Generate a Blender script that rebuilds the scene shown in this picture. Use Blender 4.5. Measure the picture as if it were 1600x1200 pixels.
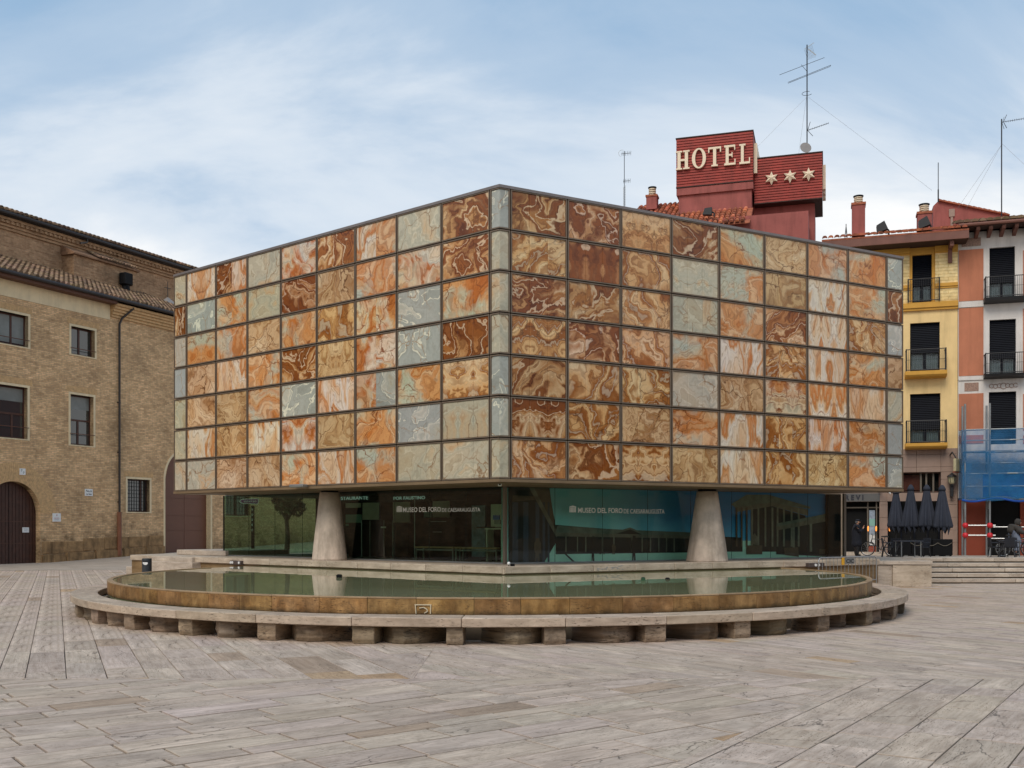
import bpy, bmesh, math, random
from mathutils import Vector, Matrix
random.seed(7)
R = math.radians
for o in list(bpy.data.objects): bpy.data.objects.remove(o)
scene = bpy.context.scene
C = scene.collection

# ------------------------------------------------------------------ camera
EYE, FPX, HOR = 2.0, 1600.0, 824.0
cam = bpy.data.cameras.new('camera'); camo = bpy.data.objects.new('camera', cam); C.objects.link(camo)
camo.location = (0, 0, EYE); camo.rotation_euler = (R(90), 0, 0)
cam.sensor_width = 36; cam.lens = 36; cam.shift_y = 0.14; cam.clip_end = 3000
scene.camera = camo
# ------------------------------------------------------------------ sky
SUN_EL, SUN_AZ = R(48), R(205)      # azimuth clockwise from +Y
wld = bpy.data.worlds.new('World'); scene.world = wld; wld.use_nodes = True
wt = wld.node_tree; wt.nodes.clear()
def N(nt, typ, ins=None, **props):
    n = nt.nodes.new(typ)
    for k, v in props.items(): setattr(n, k, v)
    for k, v in (ins or {}).items():
        s = n.inputs[k]
        if isinstance(v, bpy.types.NodeSocket): nt.links.new(v, s)
        else: s.default_value = v
    return n
def ramp(nt, fac, stops, interp='LINEAR'):
    n = N(nt, 'ShaderNodeValToRGB', {0: fac}); cr = n.color_ramp; cr.interpolation = interp
    while len(cr.elements) < len(stops): cr.elements.new(0.5)
    for e, (p, c) in zip(cr.elements, stops):
        e.position = p; e.color = (c[0], c[1], c[2], 1) if not isinstance(c, (int, float)) else (c, c, c, 1)
    return n.outputs[0]
def mixc(nt, fac, a, b, mode='MIX'):
    n = N(nt, 'ShaderNodeMixRGB', {0: fac, 1: a, 2: b}, blend_type=mode); return n.outputs[0]
def math_(nt, op, a, b=0.0, c=None):
    d = {0: a, 1: b}
    if c is not None: d[2] = c
    return N(nt, 'ShaderNodeMath', d, operation=op).outputs[0]
def vmath(nt, op, a, b=None):
    n = N(nt, 'ShaderNodeVectorMath', {0: a}, operation=op)
    if b is not None:
        if op == 'SCALE':
            if isinstance(b, bpy.types.NodeSocket): nt.links.new(b, n.inputs['Scale'])
            else: n.inputs['Scale'].default_value = b
        elif isinstance(b, bpy.types.NodeSocket): nt.links.new(b, n.inputs[1])
        else: n.inputs[1].default_value = b
    return n.outputs[0]
sky = N(wt, 'ShaderNodeTexSky', sky_type='NISHITA', sun_disc=False, sun_elevation=SUN_EL, sun_rotation=SUN_AZ, air_density=1.0, dust_density=1.5, ozone_density=1.2)
tc = N(wt, 'ShaderNodeTexCoord')
sep = N(wt, 'ShaderNodeSeparateXYZ', {0: tc.outputs['Generated']})
den = math_(wt, 'ADD', math_(wt, 'MAXIMUM', sep.outputs[2], 0.0), 0.30)
cv = N(wt, 'ShaderNodeCombineXYZ', {0: math_(wt, 'DIVIDE', sep.outputs[0], den), 1: math_(wt, 'DIVIDE', sep.outputs[1], den), 2: 0.0})
map_ = N(wt, 'ShaderNodeMapping', {'Vector': cv.outputs[0], 'Location': (3.1, 1.7, 0), 'Rotation': (0, 0, R(24)), 'Scale': (0.75, 1.25, 1)})
n1 = N(wt, 'ShaderNodeTexNoise', {'Vector': map_.outputs[0], 'Scale': 1.5, 'Detail': 9.0, 'Roughness': 0.56, 'Distortion': 0.55})
n2 = N(wt, 'ShaderNodeTexNoise', {'Vector': map_.outputs[0], 'Scale': 0.55, 'Detail': 3.0, 'Roughness': 0.5, 'Distortion': 0.3})
cm = math_(wt, 'ADD', math_(wt, 'MULTIPLY', n1.outputs[0], 0.6), math_(wt, 'MULTIPLY', n2.outputs[0], 0.4))
# the air thickens towards the horizon, so the cloud veil closes there
veil = math_(wt, 'MULTIPLY', math_(wt, 'SUBTRACT', 0.35, sep.outputs[2]), 0.85)
cm = math_(wt, 'ADD', cm, veil)
cmask = ramp(wt, cm, [(0.33, 0.10), (0.44, 0.45), (0.53, 0.82), (0.64, 1.0)], 'EASE')
blue = mixc(wt, 0.72, sky.outputs[0], (3.4, 5.7, 8.3, 1))
ccol = ramp(wt, cm, [(0.38, (5.6, 6.7, 8.2)), (0.52, (7.9, 8.6, 9.4)), (0.68, (10.6, 10.6, 10.5))])
wcol = mixc(wt, cmask, blue, ccol)
bg = N(wt, 'ShaderNodeBackground', {'Color': wcol, 'Strength': 0.068})
wo = N(wt, 'ShaderNodeOutputWorld', {'Surface': bg.outputs[0]})
# ------------------------------------------------------------------ sun (veiled)
sl = bpy.data.lights.new('sun', 'SUN'); so = bpy.data.objects.new('sun', sl); C.objects.link(so)
sl.energy = 1.5; sl.angle = R(30); sl.color = (1.0, 0.91, 0.78)
sd = Vector((math.sin(SUN_AZ)*math.cos(SUN_EL), math.cos(SUN_AZ)*math.cos(SUN_EL), math.sin(SUN_EL)))
so.rotation_euler = sd.to_track_quat('Z', 'Y').to_euler()
so.location = sd*80
scene.view_settings.view_transform = 'Standard'; scene.view_settings.look = 'None'
scene.view_settings.exposure = 0.52; scene.view_settings.gamma = 1.0
scene.view_settings.use_curve_mapping = False
scene.render.engine = 'CYCLES'
scene.cycles.transparent_max_bounces = 24

# ------------------------------------------------------------------ helpers
def at(px, py, d): return Vector(((px-800)/FPX*d, d, EYE+(HOR-py)/FPX*d))
def zat(py, d): return EYE+(HOR-py)/FPX*d
class Frame:
    """a vertical plane: origin, direction to the right; local y points away from the viewer"""
    def __init__(s, ox, oy, ux, uy):
        l = math.hypot(ux, uy); s.o = (ox, oy); s.u = (ux/l, uy/l); s.rz = math.atan2(uy, ux)
    def off(s, d): return Frame(s.o[0]-s.u[1]*d, s.o[1]+s.u[0]*d, *s.u)
    def hit(s, px):
        r = (px-800)/FPX
        t = (r*s.o[1]-s.o[0])/(s.u[0]-r*s.u[1])
        return t, s.o[1]+s.u[1]*t
    def sz(s, px, py):
        t, d = s.hit(px); return t, zat(py, d)
    def w(s, t, y=0.0): return (s.o[0]+s.u[0]*t-s.u[1]*y, s.o[1]+s.u[1]*t+s.u[0]*y)
class MB:
    def __init__(s): s.v = []; s.f = []
    def add(s, vs, fs):
        b = len(s.v); s.v += [tuple(p) for p in vs]; s.f += [tuple(i+b for i in f) for f in fs]; return s
    def box(s, x0, x1, y0, y1, z0, z1):
        return s.add([(x0,y0,z0),(x1,y0,z0),(x1,y1,z0),(x0,y1,z0),(x0,y0,z1),(x1,y0,z1),(x1,y1,z1),(x0,y1,z1)],
                     [(0,1,5,4),(1,2,6,5),(2,3,7,6),(3,0,4,7),(4,5,6,7),(3,2,1,0)])
    def prism(s, poly, y0, y1):           # polygon in x,z pushed along y
        n = len(poly)
        return s.add([(p[0], y0, p[1]) for p in poly]+[(p[0], y1, p[1]) for p in poly],
                     [tuple(range(n)), tuple(range(2*n-1, n-1, -1))]+[(i, (i+1) % n, n+(i+1) % n, n+i) for i in range(n)])
    def prismz(s, poly, z0, z1):
        n = len(poly)
        return s.add([(p[0], p[1], z0) for p in poly]+[(p[0], p[1], z1) for p in poly],
                     [tuple(range(n-1, -1, -1)), tuple(range(n, 2*n))]+[(i, (i+1) % n, n+(i+1) % n, n+i) for i in range(n)])
    def prismx(s, poly, x0, x1):          # polygon in y,z pushed along x
        n = len(poly)
        return s.add([(x0, p[0], p[1]) for p in poly]+[(x1, p[0], p[1]) for p in poly],
                     [tuple(range(n)), tuple(range(2*n-1, n-1, -1))]+[(i, (i+1) % n, n+(i+1) % n, n+i) for i in range(n)])
    def tube(s, a, b, r, n=8, r2=None):
        a = Vector(a); b = Vector(b); r2 = r if r2 is None else r2
        d = (b-a).normalized(); e = d.orthogonal().normalized(); g = d.cross(e)
        vs = []
        for c, rr in ((a, r), (b, r2)):
            for i in range(n):
                t = 2*math.pi*i/n; vs.append(c+(e*math.cos(t)+g*math.sin(t))*rr)
        return s.add(vs, [tuple(range(n-1, -1, -1)), tuple(range(n, 2*n))]+[(i, (i+1) % n, n+(i+1) % n, n+i) for i in range(n)])
    def path(s, pts, r, n=6):
        for a, b in zip(pts, pts[1:]): s.tube(a, b, r, n)
        return s
    def lathe(s, prof, n=24, c=(0,0,0), a0=0, a1=2*math.pi, wob=None):
        full = abs(a1-a0-2*math.pi) < 1e-6; m = n if full else n+1
        vs = []
        for (r, z) in prof:
            for i in range(m):
                t = a0+(a1-a0)*i/n; k = wob(t, z) if wob else 1
                vs.append((c[0]+r*k*math.cos(t), c[1]+r*k*math.sin(t), c[2]+z))
        fs = []
        for j in range(len(prof)-1):
            for i in range(n):
                i2 = (i+1) % m; fs.append((j*m+i, j*m+i2, (j+1)*m+i2, (j+1)*m+i))
        if full: fs += [tuple(range(m-1, -1, -1)), tuple((len(prof)-1)*m+i for i in range(m))]
        return s.add(vs, fs)
    def ball(s, c, r, n=10, sc=(1,1,1)):
        prof = [(max(1e-4, math.sin(math.pi*j/(n//2+1))), -math.cos(math.pi*j/(n//2+1))) for j in range(n//2+2)]
        b = MB().lathe(prof, n)
        return s.add([(c[0]+v[0]*r*sc[0], c[1]+v[1]*r*sc[1], c[2]+v[2]*r*sc[2]) for v in b.v], b.f)
    def torus(s, c, rr, r, ax='y', n=24, m=6, a0=0, a1=2*math.pi):
        pts = []
        for i in range(n+1):
            t = a0+(a1-a0)*i/n; p, q = rr*math.cos(t), rr*math.sin(t)
            pts.append((c[0]+p, c[1], c[2]+q) if ax == 'y' else ((c[0]+p, c[1]+q, c[2]) if ax == 'z' else (c[0], c[1]+p, c[2]+q)))
        return s.path(pts, r, m)
    def xf(s, m):
        s.v = [tuple(m @ Vector(p)) for p in s.v]; return s
    def mesh(s, name, mat, bevel=0, smooth=False, recalc=True, uvf=None, seg=1):
        me = bpy.data.meshes.new(name); bm = bmesh.new()
        vv = [bm.verts.new(p) for p in s.v]
        for f in s.f:
            try: bm.faces.new([vv[i] for i in f])
            except ValueError: pass
        if recalc: bmesh.ops.recalc_face_normals(bm, faces=bm.faces)
        if bevel: bmesh.ops.bevel(bm, geom=list(bm.edges), offset=bevel, segments=seg, affect='EDGES', clamp_overlap=True)
        ul = bm.loops.layers.uv.new('UVMap')
        for f in bm.faces:
            f.smooth = smooth; n = f.normal
            for l in f.loops:
                p = l.vert.co
                if uvf: l[ul].uv = uvf(p, n)
                elif abs(n.z) > 0.75: l[ul].uv = (p.x, p.y)
                elif abs(n.x) > abs(n.y): l[ul].uv = (p.y, p.z)
                else: l[ul].uv = (p.x, p.z)
        bm.to_mesh(me); bm.free()
        if mat: me.materials.append(mat)
        return me
    def build(s, name, mat, parent=None, loc=(0,0,0), rz=0, **kw):
        return inst(name, s.mesh(name, mat, **kw), parent, loc, rz)
def inst(name, me, parent=None, loc=(0,0,0), rz=0):
    o = bpy.data.objects.new(name, me); C.objects.link(o)
    if parent: o.parent = parent
    o.location = loc; o.rotation_euler = (0, 0, rz); return o
def tag(o, label=None, cat=None, group=None, kind=None):
    for k, v in (('label', label), ('category', cat), ('group', group), ('kind', kind)):
        if v: o[k] = v
    return o
def thing(name, label, cat, loc=(0,0,0), rz=0, group=None):
    o = bpy.data.objects.new(name, None); C.objects.link(o); o.empty_display_size = 0.2
    o.location = loc; o.rotation_euler = (0, 0, rz); return tag(o, label, cat, group)
def fthing(name, label, cat, fr, group=None): return thing(name, label, cat, (fr.o[0], fr.o[1], 0), fr.rz, group)
def copy_tree(o, parent=None):
    c = o.copy(); C.objects.link(c); c.parent = parent
    for ch in list(o.children): copy_tree(ch, c)
    return c
def text_mesh(txt, mat, width=None, height=None, extrude=0.0, bold=0.0, align='L', spacing=1.0, flip=False):
    """text standing in the x,z plane, read from -y"""
    cu = bpy.data.curves.new('lettering', 'FONT'); cu.body = txt; cu.size = 1; cu.extrude = extrude; cu.offset = bold; cu.space_character = spacing
    cu.resolution_u = 3
    o = bpy.data.objects.new('lettering', cu); C.objects.link(o)
    dg = bpy.context.evaluated_depsgraph_get(); dg.update()
    me = bpy.data.meshes.new_from_object(o.evaluated_get(dg)); bpy.data.objects.remove(o); bpy.data.curves.remove(cu)
    xs = [v.co.x for v in me.vertices]; ys = [v.co.y for v in me.vertices]
    x0, x1, y0, y1 = min(xs), max(xs), min(ys), max(ys)
    sx = width/(x1-x0) if width else None; sy = height/(y1-y0) if height else None
    sx = sx or sy; sy = sy or sx
    for v in me.vertices:
        v.co = Vector(((v.co.x-x0)*sx, -v.co.z, (v.co.y-y0)*sy))
    me.materials.clear(); me.materials.append(mat); me.name = 'lettering'
    return me
# ------------------------------------------------------------------ materials
def S(r, g, b):
    f = lambda c: (c/255/12.92) if c/255 <= .04045 else ((c/255+.055)/1.055)**2.4
    return (f(r), f(g), f(b), 1)
MATS = {}
def newmat(name):
    m = bpy.data.materials.new(name); m.use_nodes = True; nt = m.node_tree
    return m, nt, nt.nodes['Principled BSDF']
def plain(name, col, rough=0.6, metal=0.0, var=0.12, scale=3.0, bump=0.0, bscale=40.0, spec=0.5, dirt=0.0, tint=False):
    m, nt, b = newmat(name)
    tc = N(nt, 'ShaderNodeTexCoord'); co = tc.outputs['Object']
    n = N(nt, 'ShaderNodeTexNoise', {'Vector': co, 'Scale': scale, 'Detail': 6.0, 'Roughness': 0.6})
    k = ramp(nt, n.outputs[0], [(0.25, 1-var), (0.75, 1+var)])
    c = mixc(nt, 1.0, (col[0], col[1], col[2], 1), k, 'MULTIPLY')
    if dirt:
        mp = N(nt, 'ShaderNodeMapping', {'Vector': co, 'Scale': (1.5, 1.5, 0.22)})
        d = N(nt, 'ShaderNodeTexNoise', {'Vector': mp.outputs[0], 'Scale': 1.6, 'Detail': 7.0, 'Roughness': 0.65})
        c = mixc(nt, math_(nt, 'MULTIPLY', ramp(nt, d.outputs[0], [(0.48, 0.0), (0.70, 1.0)]), dirt), c, (col[0]*.35, col[1]*.33, col[2]*.3, 1))
    if tint: c = mixc(nt, 1.0, c, N(nt, 'ShaderNodeAttribute', attribute_name='tint').outputs['Color'], 'MULTIPLY')
    nt.links.new(c, b.inputs['Base Color']); b.inputs['Roughness'].default_value = rough; b.inputs['Metallic'].default_value = metal
    b.inputs['Specular IOR Level'].default_value = spec
    if bump:
        n2 = N(nt, 'ShaderNodeTexNoise', {'Vector': co, 'Scale': bscale, 'Detail': 4.0})
        bp = N(nt, 'ShaderNodeBump', {'Strength': bump, 'Distance': 0.02, 'Height': n2.outputs[0]})
        nt.links.new(bp.outputs[0], b.inputs['Normal'])
    return m
def emit(name, col, st):
    m, nt, b = newmat(name); b.inputs['Base Color'].default_value = col
    b.inputs['Emission Color'].default_value = col; b.inputs['Emission Strength'].default_value = st; return m
def travertine(name, c1, c2, c3, stretch=(1.0, 9.0), rough=0.55, pits=0.6, stain=0.0, stcol=(0.05,0.035,0.02,1), tint=True, vertical=False, bump=0.25, spec=0.3, wet=None, cracks=0.0, mottle=0.0):
    """travertine: streaks along u of the UV map, small pits, a tint per piece"""
    m, nt, b = newmat(name)
    tc = N(nt, 'ShaderNodeTexCoord'); uv = tc.outputs['UV']
    oi = N(nt, 'ShaderNodeObjectInfo')
    off = N(nt, 'ShaderNodeCombineXYZ', {0: math_(nt, 'MULTIPLY', oi.outputs['Random'], 37.0), 1: math_(nt, 'MULTIPLY', oi.outputs['Random'], 61.0), 2: 0.0})
    v = vmath(nt, 'ADD', uv, off.outputs[0])
    wn = N(nt, 'ShaderNodeTexNoise', {'Vector': v, 'Scale': 1.1, 'Detail': 3.0})
    vw = vmath(nt, 'ADD', v, vmath(nt, 'SCALE', wn.outputs['Color'], 0.16))
    mp = N(nt, 'ShaderNodeMapping', {'Vector': vw, 'Scale': (stretch[0], stretch[1], 1)})
    n1 = N(nt, 'ShaderNodeTexNoise', {'Vector': mp.outputs[0], 'Scale': 1.3, 'Detail': 9.0, 'Roughness': 0.66})
    c = ramp(nt, n1.outputs[0], [(0.26, c3), (0.42, c2), (0.56, c1), (0.74, tuple(min(1, x*1.12) for x in c1[:3]))])
    n2 = N(nt, 'ShaderNodeTexNoise', {'Vector': v, 'Scale': 0.8, 'Detail': 6.0, 'Roughness': 0.65})
    c = mixc(nt, 1.0, c, ramp(nt, n2.outputs[0], [(0.3, 0.80), (0.7, 1.12)]), 'MULTIPLY')
    pm = N(nt, 'ShaderNodeMapping', {'Vector': vw, 'Scale': (10, 42, 1)})
    pn = N(nt, 'ShaderNodeTexNoise', {'Vector': pm.outputs[0], 'Scale': 1.0, 'Detail': 3.0, 'Roughness': 0.7})
    gate = N(nt, 'ShaderNodeTexNoise', {'Vector': vw, 'Scale': 1.7, 'Detail': 2.0})
    pit = math_(nt, 'MULTIPLY', ramp(nt, pn.outputs[0], [(0.57, 0.0), (0.64, 1.0)]), ramp(nt, gate.outputs[0], [(0.40, 0.0), (0.60, 1.0)]))
    c = mixc(nt, math_(nt, 'MULTIPLY', pit, pits), c, (c3[0]*.4, c3[1]*.38, c3[2]*.36, 1))
    if tint:
        at_ = N(nt, 'ShaderNodeAttribute', attribute_name='tint')
        c = mixc(nt, 1.0, c, at_.outputs['Color'], 'MULTIPLY')
    if stain:
        sm = N(nt, 'ShaderNodeMapping', {'Vector': v, 'Scale': (2.2, 0.35, 1) if vertical else (0.9, 0.9, 1)})
        sn = N(nt, 'ShaderNodeTexNoise', {'Vector': sm.outputs[0], 'Scale': 1.6, 'Detail': 8.0, 'Roughness': 0.68})
        c = mixc(nt, math_(nt, 'MULTIPLY', ramp(nt, sn.outputs[0], [(0.40, 0.0), (0.68, 1.0)]), stain), c, stcol)
    if mottle:
        mo = N(nt, 'ShaderNodeTexNoise', {'Vector': vmath(nt, 'ADD', v, vmath(nt, 'SCALE', wn.outputs['Color'], 0.5)), 'Scale': 3.2, 'Detail': 9.0, 'Roughness': 0.72})
        c = mixc(nt, 1.0, c, ramp(nt, mo.outputs[0], [(0.28, 1-mottle), (0.45, 1-mottle*.3), (0.55, 1.0), (0.72, 1+mottle*.9)]), 'MULTIPLY')
    if cracks:
        cw = vmath(nt, 'ADD', v, vmath(nt, 'SCALE', N(nt, 'ShaderNodeTexNoise', {'Vector': v, 'Scale': 3.5, 'Detail': 5.0}).outputs['Color'], 0.35))
        vo = N(nt, 'ShaderNodeTexVoronoi', {'Vector': cw, 'Scale': 0.85}, feature='DISTANCE_TO_EDGE')
        g3 = N(nt, 'ShaderNodeTexNoise', {'Vector': v, 'Scale': 0.7, 'Detail': 1.0})
        c = mixc(nt, math_(nt, 'MULTIPLY', ramp(nt, vo.outputs['Distance'], [(0.0, 1.0), (0.011, 0.0)]), math_(nt, 'MULTIPLY', ramp(nt, g3.outputs[0], [(0.53, 0.0), (0.58, 1.0)]), cracks)), c, (0.05, 0.04, 0.032, 1))
    if wet:      # damp algae line along the foot of the wall
        sp = N(nt, 'ShaderNodeSeparateXYZ', {0: uv})
        wn2 = N(nt, 'ShaderNodeTexNoise', {'Vector': v, 'Scale': 2.4, 'Detail': 6.0, 'Roughness': 0.7})
        hh = math_(nt, 'SUBTRACT', math_(nt, 'ADD', wet, math_(nt, 'MULTIPLY', wn2.outputs[0], 0.22)), sp.outputs[1])
        c = mixc(nt, math_(nt, 'MULTIPLY', ramp(nt, hh, [(0.0, 0.0), (0.09, 1.0)]), 0.75), c, (0.030, 0.022, 0.010, 1))
    nt.links.new(c, b.inputs['Base Color'])
    rn = ramp(nt, n2.outputs[0], [(0.3, rough-.12), (0.7, rough+.12)])
    nt.links.new(rn, b.inputs['Roughness']); b.inputs['Specular IOR Level'].default_value = spec
    hb = math_(nt, 'SUBTRACT', math_(nt, 'MULTIPLY', n1.outputs[0], 0.4), pit)
    bp = N(nt, 'ShaderNodeBump', {'Strength': bump, 'Distance': 0.012, 'Height': hb}); nt.links.new(bp.outputs[0], b.inputs['Normal'])
    return m
def tint_layer(me, col):
    a = me.color_attributes.new('tint', 'FLOAT_COLOR', 'CORNER')
    a.data.foreach_set('color', [x for _ in range(len(a.data)) for x in col])
def brick(name, c1, c2, mortar, bw=0.26, bh=0.062, stain=0.35, grime=True, rough=0.85):
    m, nt, b = newmat(name)
    tc = N(nt, 'ShaderNodeTexCoord'); uv = tc.outputs['UV']
    wn = N(nt, 'ShaderNodeTexNoise', {'Vector': uv, 'Scale': 3.0, 'Detail': 2.0})
    vw = vmath(nt, 'ADD', uv, vmath(nt, 'SCALE', vmath(nt, 'SUBTRACT', wn.outputs['Color'], (.5,.5,.5)), 0.03))
    bt = N(nt, 'ShaderNodeTexBrick', {'Vector': vw, 'Color1': c1, 'Color2': c2, 'Mortar': mortar, 'Scale': 1.0, 'Mortar Size': 0.011, 'Mortar Smooth': 0.15, 'Bias': 0.0, 'Brick Width': bw, 'Row Height': bh})
    n = N(nt, 'ShaderNodeTexNoise', {'Vector': uv, 'Scale': 0.45, 'Detail': 8.0, 'Roughness': 0.65})
    c = mixc(nt, 1.0, bt.outputs[0], ramp(nt, n.outputs[0], [(0.28, 0.58), (0.5, 0.98), (0.74, 1.22)]), 'MULTIPLY')
    n3 = N(nt, 'ShaderNodeTexNoise', {'Vector': uv, 'Scale': 5.0, 'Detail': 4.0})
    c = mixc(nt, 1.0, c, ramp(nt, n3.outputs[0], [(0.3, 0.82), (0.7, 1.15)]), 'MULTIPLY')
    if stain:
        sp = N(nt, 'ShaderNodeSeparateXYZ', {0: uv})
        hgt = N(nt, 'ShaderNodeMapRange', {'Value': sp.outputs[1], 'From Min': 0.3, 'From Max': 3.4, 'To Min': 0.16, 'To Max': -0.14})
        sn = N(nt, 'ShaderNodeTexNoise', {'Vector': uv, 'Scale': 1.1, 'Detail': 9.0, 'Roughness': 0.7})
        k = ramp(nt, math_(nt, 'ADD', sn.outputs[0], hgt.outputs[0]), [(0.5, 0.0), (0.75, 1.0)])
        c = mixc(nt, math_(nt, 'MULTIPLY', k, stain), c, (0.035, 0.022, 0.010, 1))
    nt.links.new(c, b.inputs['Base Color']); b.inputs['Roughness'].default_value = rough; b.inputs['Specular IOR Level'].default_value = 0.2
    bp = N(nt, 'ShaderNodeBump', {'Strength': 0.6, 'Distance': 0.02, 'Height': math_(nt, 'SUBTRACT', 1.0, bt.outputs['Fac'])}); nt.links.new(bp.outputs[0], b.inputs['Normal'])
    return m
def onyx(name, stops, scale=1.3, warp=0.9, sx=1.0, sz=1.0, rot=0.0, lines=0.25, lfreq=70.0, crack=0.5, ccol=(0.10,0.035,0.012,1), light=None, distort=0.5, detail=6.0, mott=0.12, alt=None, altk=(0.46, 0.60), sat=1.05, val=0.93):
    """banded onyx: contour bands of a warped noise, thin growth lines, healed cracks"""
    m, nt, b = newmat(name)
    tc = N(nt, 'ShaderNodeTexCoord')
    mp = N(nt, 'ShaderNodeMapping', {'Vector': tc.outputs['UV'], 'Rotation': (0, 0, rot), 'Scale': (sx, sz, 1)}); v = mp.outputs[0]
    w1 = N(nt, 'ShaderNodeTexNoise', {'Vector': v, 'Scale': 0.85, 'Detail': 3.0, 'Roughness': 0.5})
    vw = vmath(nt, 'ADD', v, vmath(nt, 'SCALE', vmath(nt, 'SUBTRACT', w1.outputs['Color'], (.5,.5,.5)), warp))
    w2 = N(nt, 'ShaderNodeTexNoise', {'Vector': vw, 'Scale': 4.2, 'Detail': 5.0, 'Roughness': 0.6})
    vw2 = vmath(nt, 'ADD', vw, vmath(nt, 'SCALE', vmath(nt, 'SUBTRACT', w2.outputs['Color'], (.5,.5,.5)), warp*0.21))
    nb = N(nt, 'ShaderNodeTexNoise', {'Vector': vw2, 'Scale': scale, 'Detail': detail*0.5, 'Roughness': 0.45, 'Distortion': distort})
    f = N(nt, 'ShaderNodeMapRange', {'Value': nb.outputs[0], 'From Min': 0.24, 'From Max': 0.76}).outputs[0]
    c = ramp(nt, f, stops)
    if alt:
        am_ = N(nt, 'ShaderNodeTexNoise', {'Vector': vw2, 'Scale': 0.75, 'Detail': 4.0, 'Roughness': 0.55})
        c = mixc(nt, ramp(nt, am_.outputs[0], [(altk[0], 0.0), (altk[1], 1.0)]), c, ramp(nt, f, alt))
    sn = math_(nt, 'SINE', math_(nt, 'MULTIPLY', f, lfreq))
    gl = N(nt, 'ShaderNodeTexNoise', {'Vector': v, 'Scale': 1.6, 'Detail': 2.0})
    lk = math_(nt, 'MULTIPLY', ramp(nt, sn, [(0.30, 0.0), (0.85, 1.0)]), math_(nt, 'MULTIPLY', ramp(nt, gl.outputs[0], [(0.32, 0.25), (0.58, 1.0)]), lines))
    c = mixc(nt, lk, c, mixc(nt, 1.0, c, (0.40, 0.27, 0.19, 1), 'MULTIPLY'))
    if light is not None:
        lk2 = ramp(nt, math_(nt, 'SINE', math_(nt, 'ADD', math_(nt, 'MULTIPLY', f, 21.0), 1.3)), [(0.93, 0.0), (0.99, 1.0)])
        c = mixc(nt, math_(nt, 'MULTIPLY', lk2, light[1]), c, light[0])
    vo = N(nt, 'ShaderNodeTexVoronoi', {'Vector': vw2, 'Scale': 1.15}, feature='DISTANCE_TO_EDGE')
    g2 = N(nt, 'ShaderNodeTexNoise', {'Vector': v, 'Scale': 0.9, 'Detail': 2.0})
    ck = math_(nt, 'MULTIPLY', ramp(nt, vo.outputs['Distance'], [(0.0, 1.0), (0.022, 0.0)]), math_(nt, 'MULTIPLY', ramp(nt, g2.outputs[0], [(0.44, 0.0), (0.56, 1.0)]), crack))
    c = mixc(nt, ck, c, ccol)
    gr = N(nt, 'ShaderNodeTexNoise', {'Vector': v, 'Scale': 14.0, 'Detail': 6.0, 'Roughness': 0.7})
    c = mixc(nt, 1.0, c, ramp(nt, gr.outputs[0], [(0.3, 1-mott), (0.7, 1+mott)]), 'MULTIPLY')
    at_ = N(nt, 'ShaderNodeAttribute', attribute_name='tint')
    c = mixc(nt, 1.0, c, at_.outputs['Color'], 'MULTIPLY')
    c = N(nt, 'ShaderNodeHueSaturation', {'Hue': 0.4985, 'Saturation': sat, 'Value': val, 'Color': c}).outputs[0]
    nt.links.new(c, b.inputs['Base Color']); b.inputs['Roughness'].default_value = 0.24; b.inputs['Specular IOR Level'].default_value = 0.4
    return m
def glass(name, tint=(0.62,0.76,0.68,1), refl=1.0, rough=0.02):
    m, nt, b = newmat(name); nt.nodes.remove(b)
    out = [n for n in nt.nodes if n.type == 'OUTPUT_MATERIAL'][0]
    ge = N(nt, 'ShaderNodeNewGeometry')
    fz = N(nt, 'ShaderNodeFresnel', {'IOR': 1.5})
    fr = N(nt, 'ShaderNodeMath', {0: fz.outputs[0], 1: math_(nt, 'SUBTRACT', 1.0, ge.outputs['Backfacing'])}, operation='MULTIPLY')
    tr = N(nt, 'ShaderNodeBsdfTransparent', {'Color': tint}); gl = N(nt, 'ShaderNodeBsdfGlossy', {'Color': (refl, refl, refl, 1), 'Roughness': rough})
    mx = N(nt, 'ShaderNodeMixShader', {0: fr.outputs[0], 1: tr.outputs[0], 2: gl.outputs[0]})
    nt.links.new(mx.outputs[0], out.inputs[0]); return m
M = MATS
M['bronze'] = plain('bronze', (0.19,0.14,0.10), 0.5, 0.35, 0.2, 2.0, dirt=0.25)
M['bronze_dark'] = plain('bronze_dark', (0.05,0.037,0.027), 0.55, 0.2, 0.2)
M['soffit'] = plain('soffit', (0.20,0.135,0.075), 0.55, 0.2, 0.25, 1.0)
M['cap'] = plain('cap', (0.22,0.19,0.18), 0.5, 0.5, 0.15)
M['black'] = plain('black', (0.006,0.006,0.007), 0.6, spec=0.15)
M['darkmetal'] = plain('darkmetal', (0.022,0.023,0.026), 0.5, 0.2, spec=0.25)
M['steel'] = plain('steel', (0.42,0.42,0.42), 0.38, 0.9, 0.15)
M['galv'] = plain('galv', (0.30,0.31,0.31), 0.5, 0.7, 0.2)
M['white'] = plain('white', (0.75,0.75,0.73), 0.5)
M['concrete'] = plain('concrete', (0.40,0.32,0.26), 0.8, 0, 0.30, 2.2, 0.5, 24, dirt=0.55)
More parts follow.
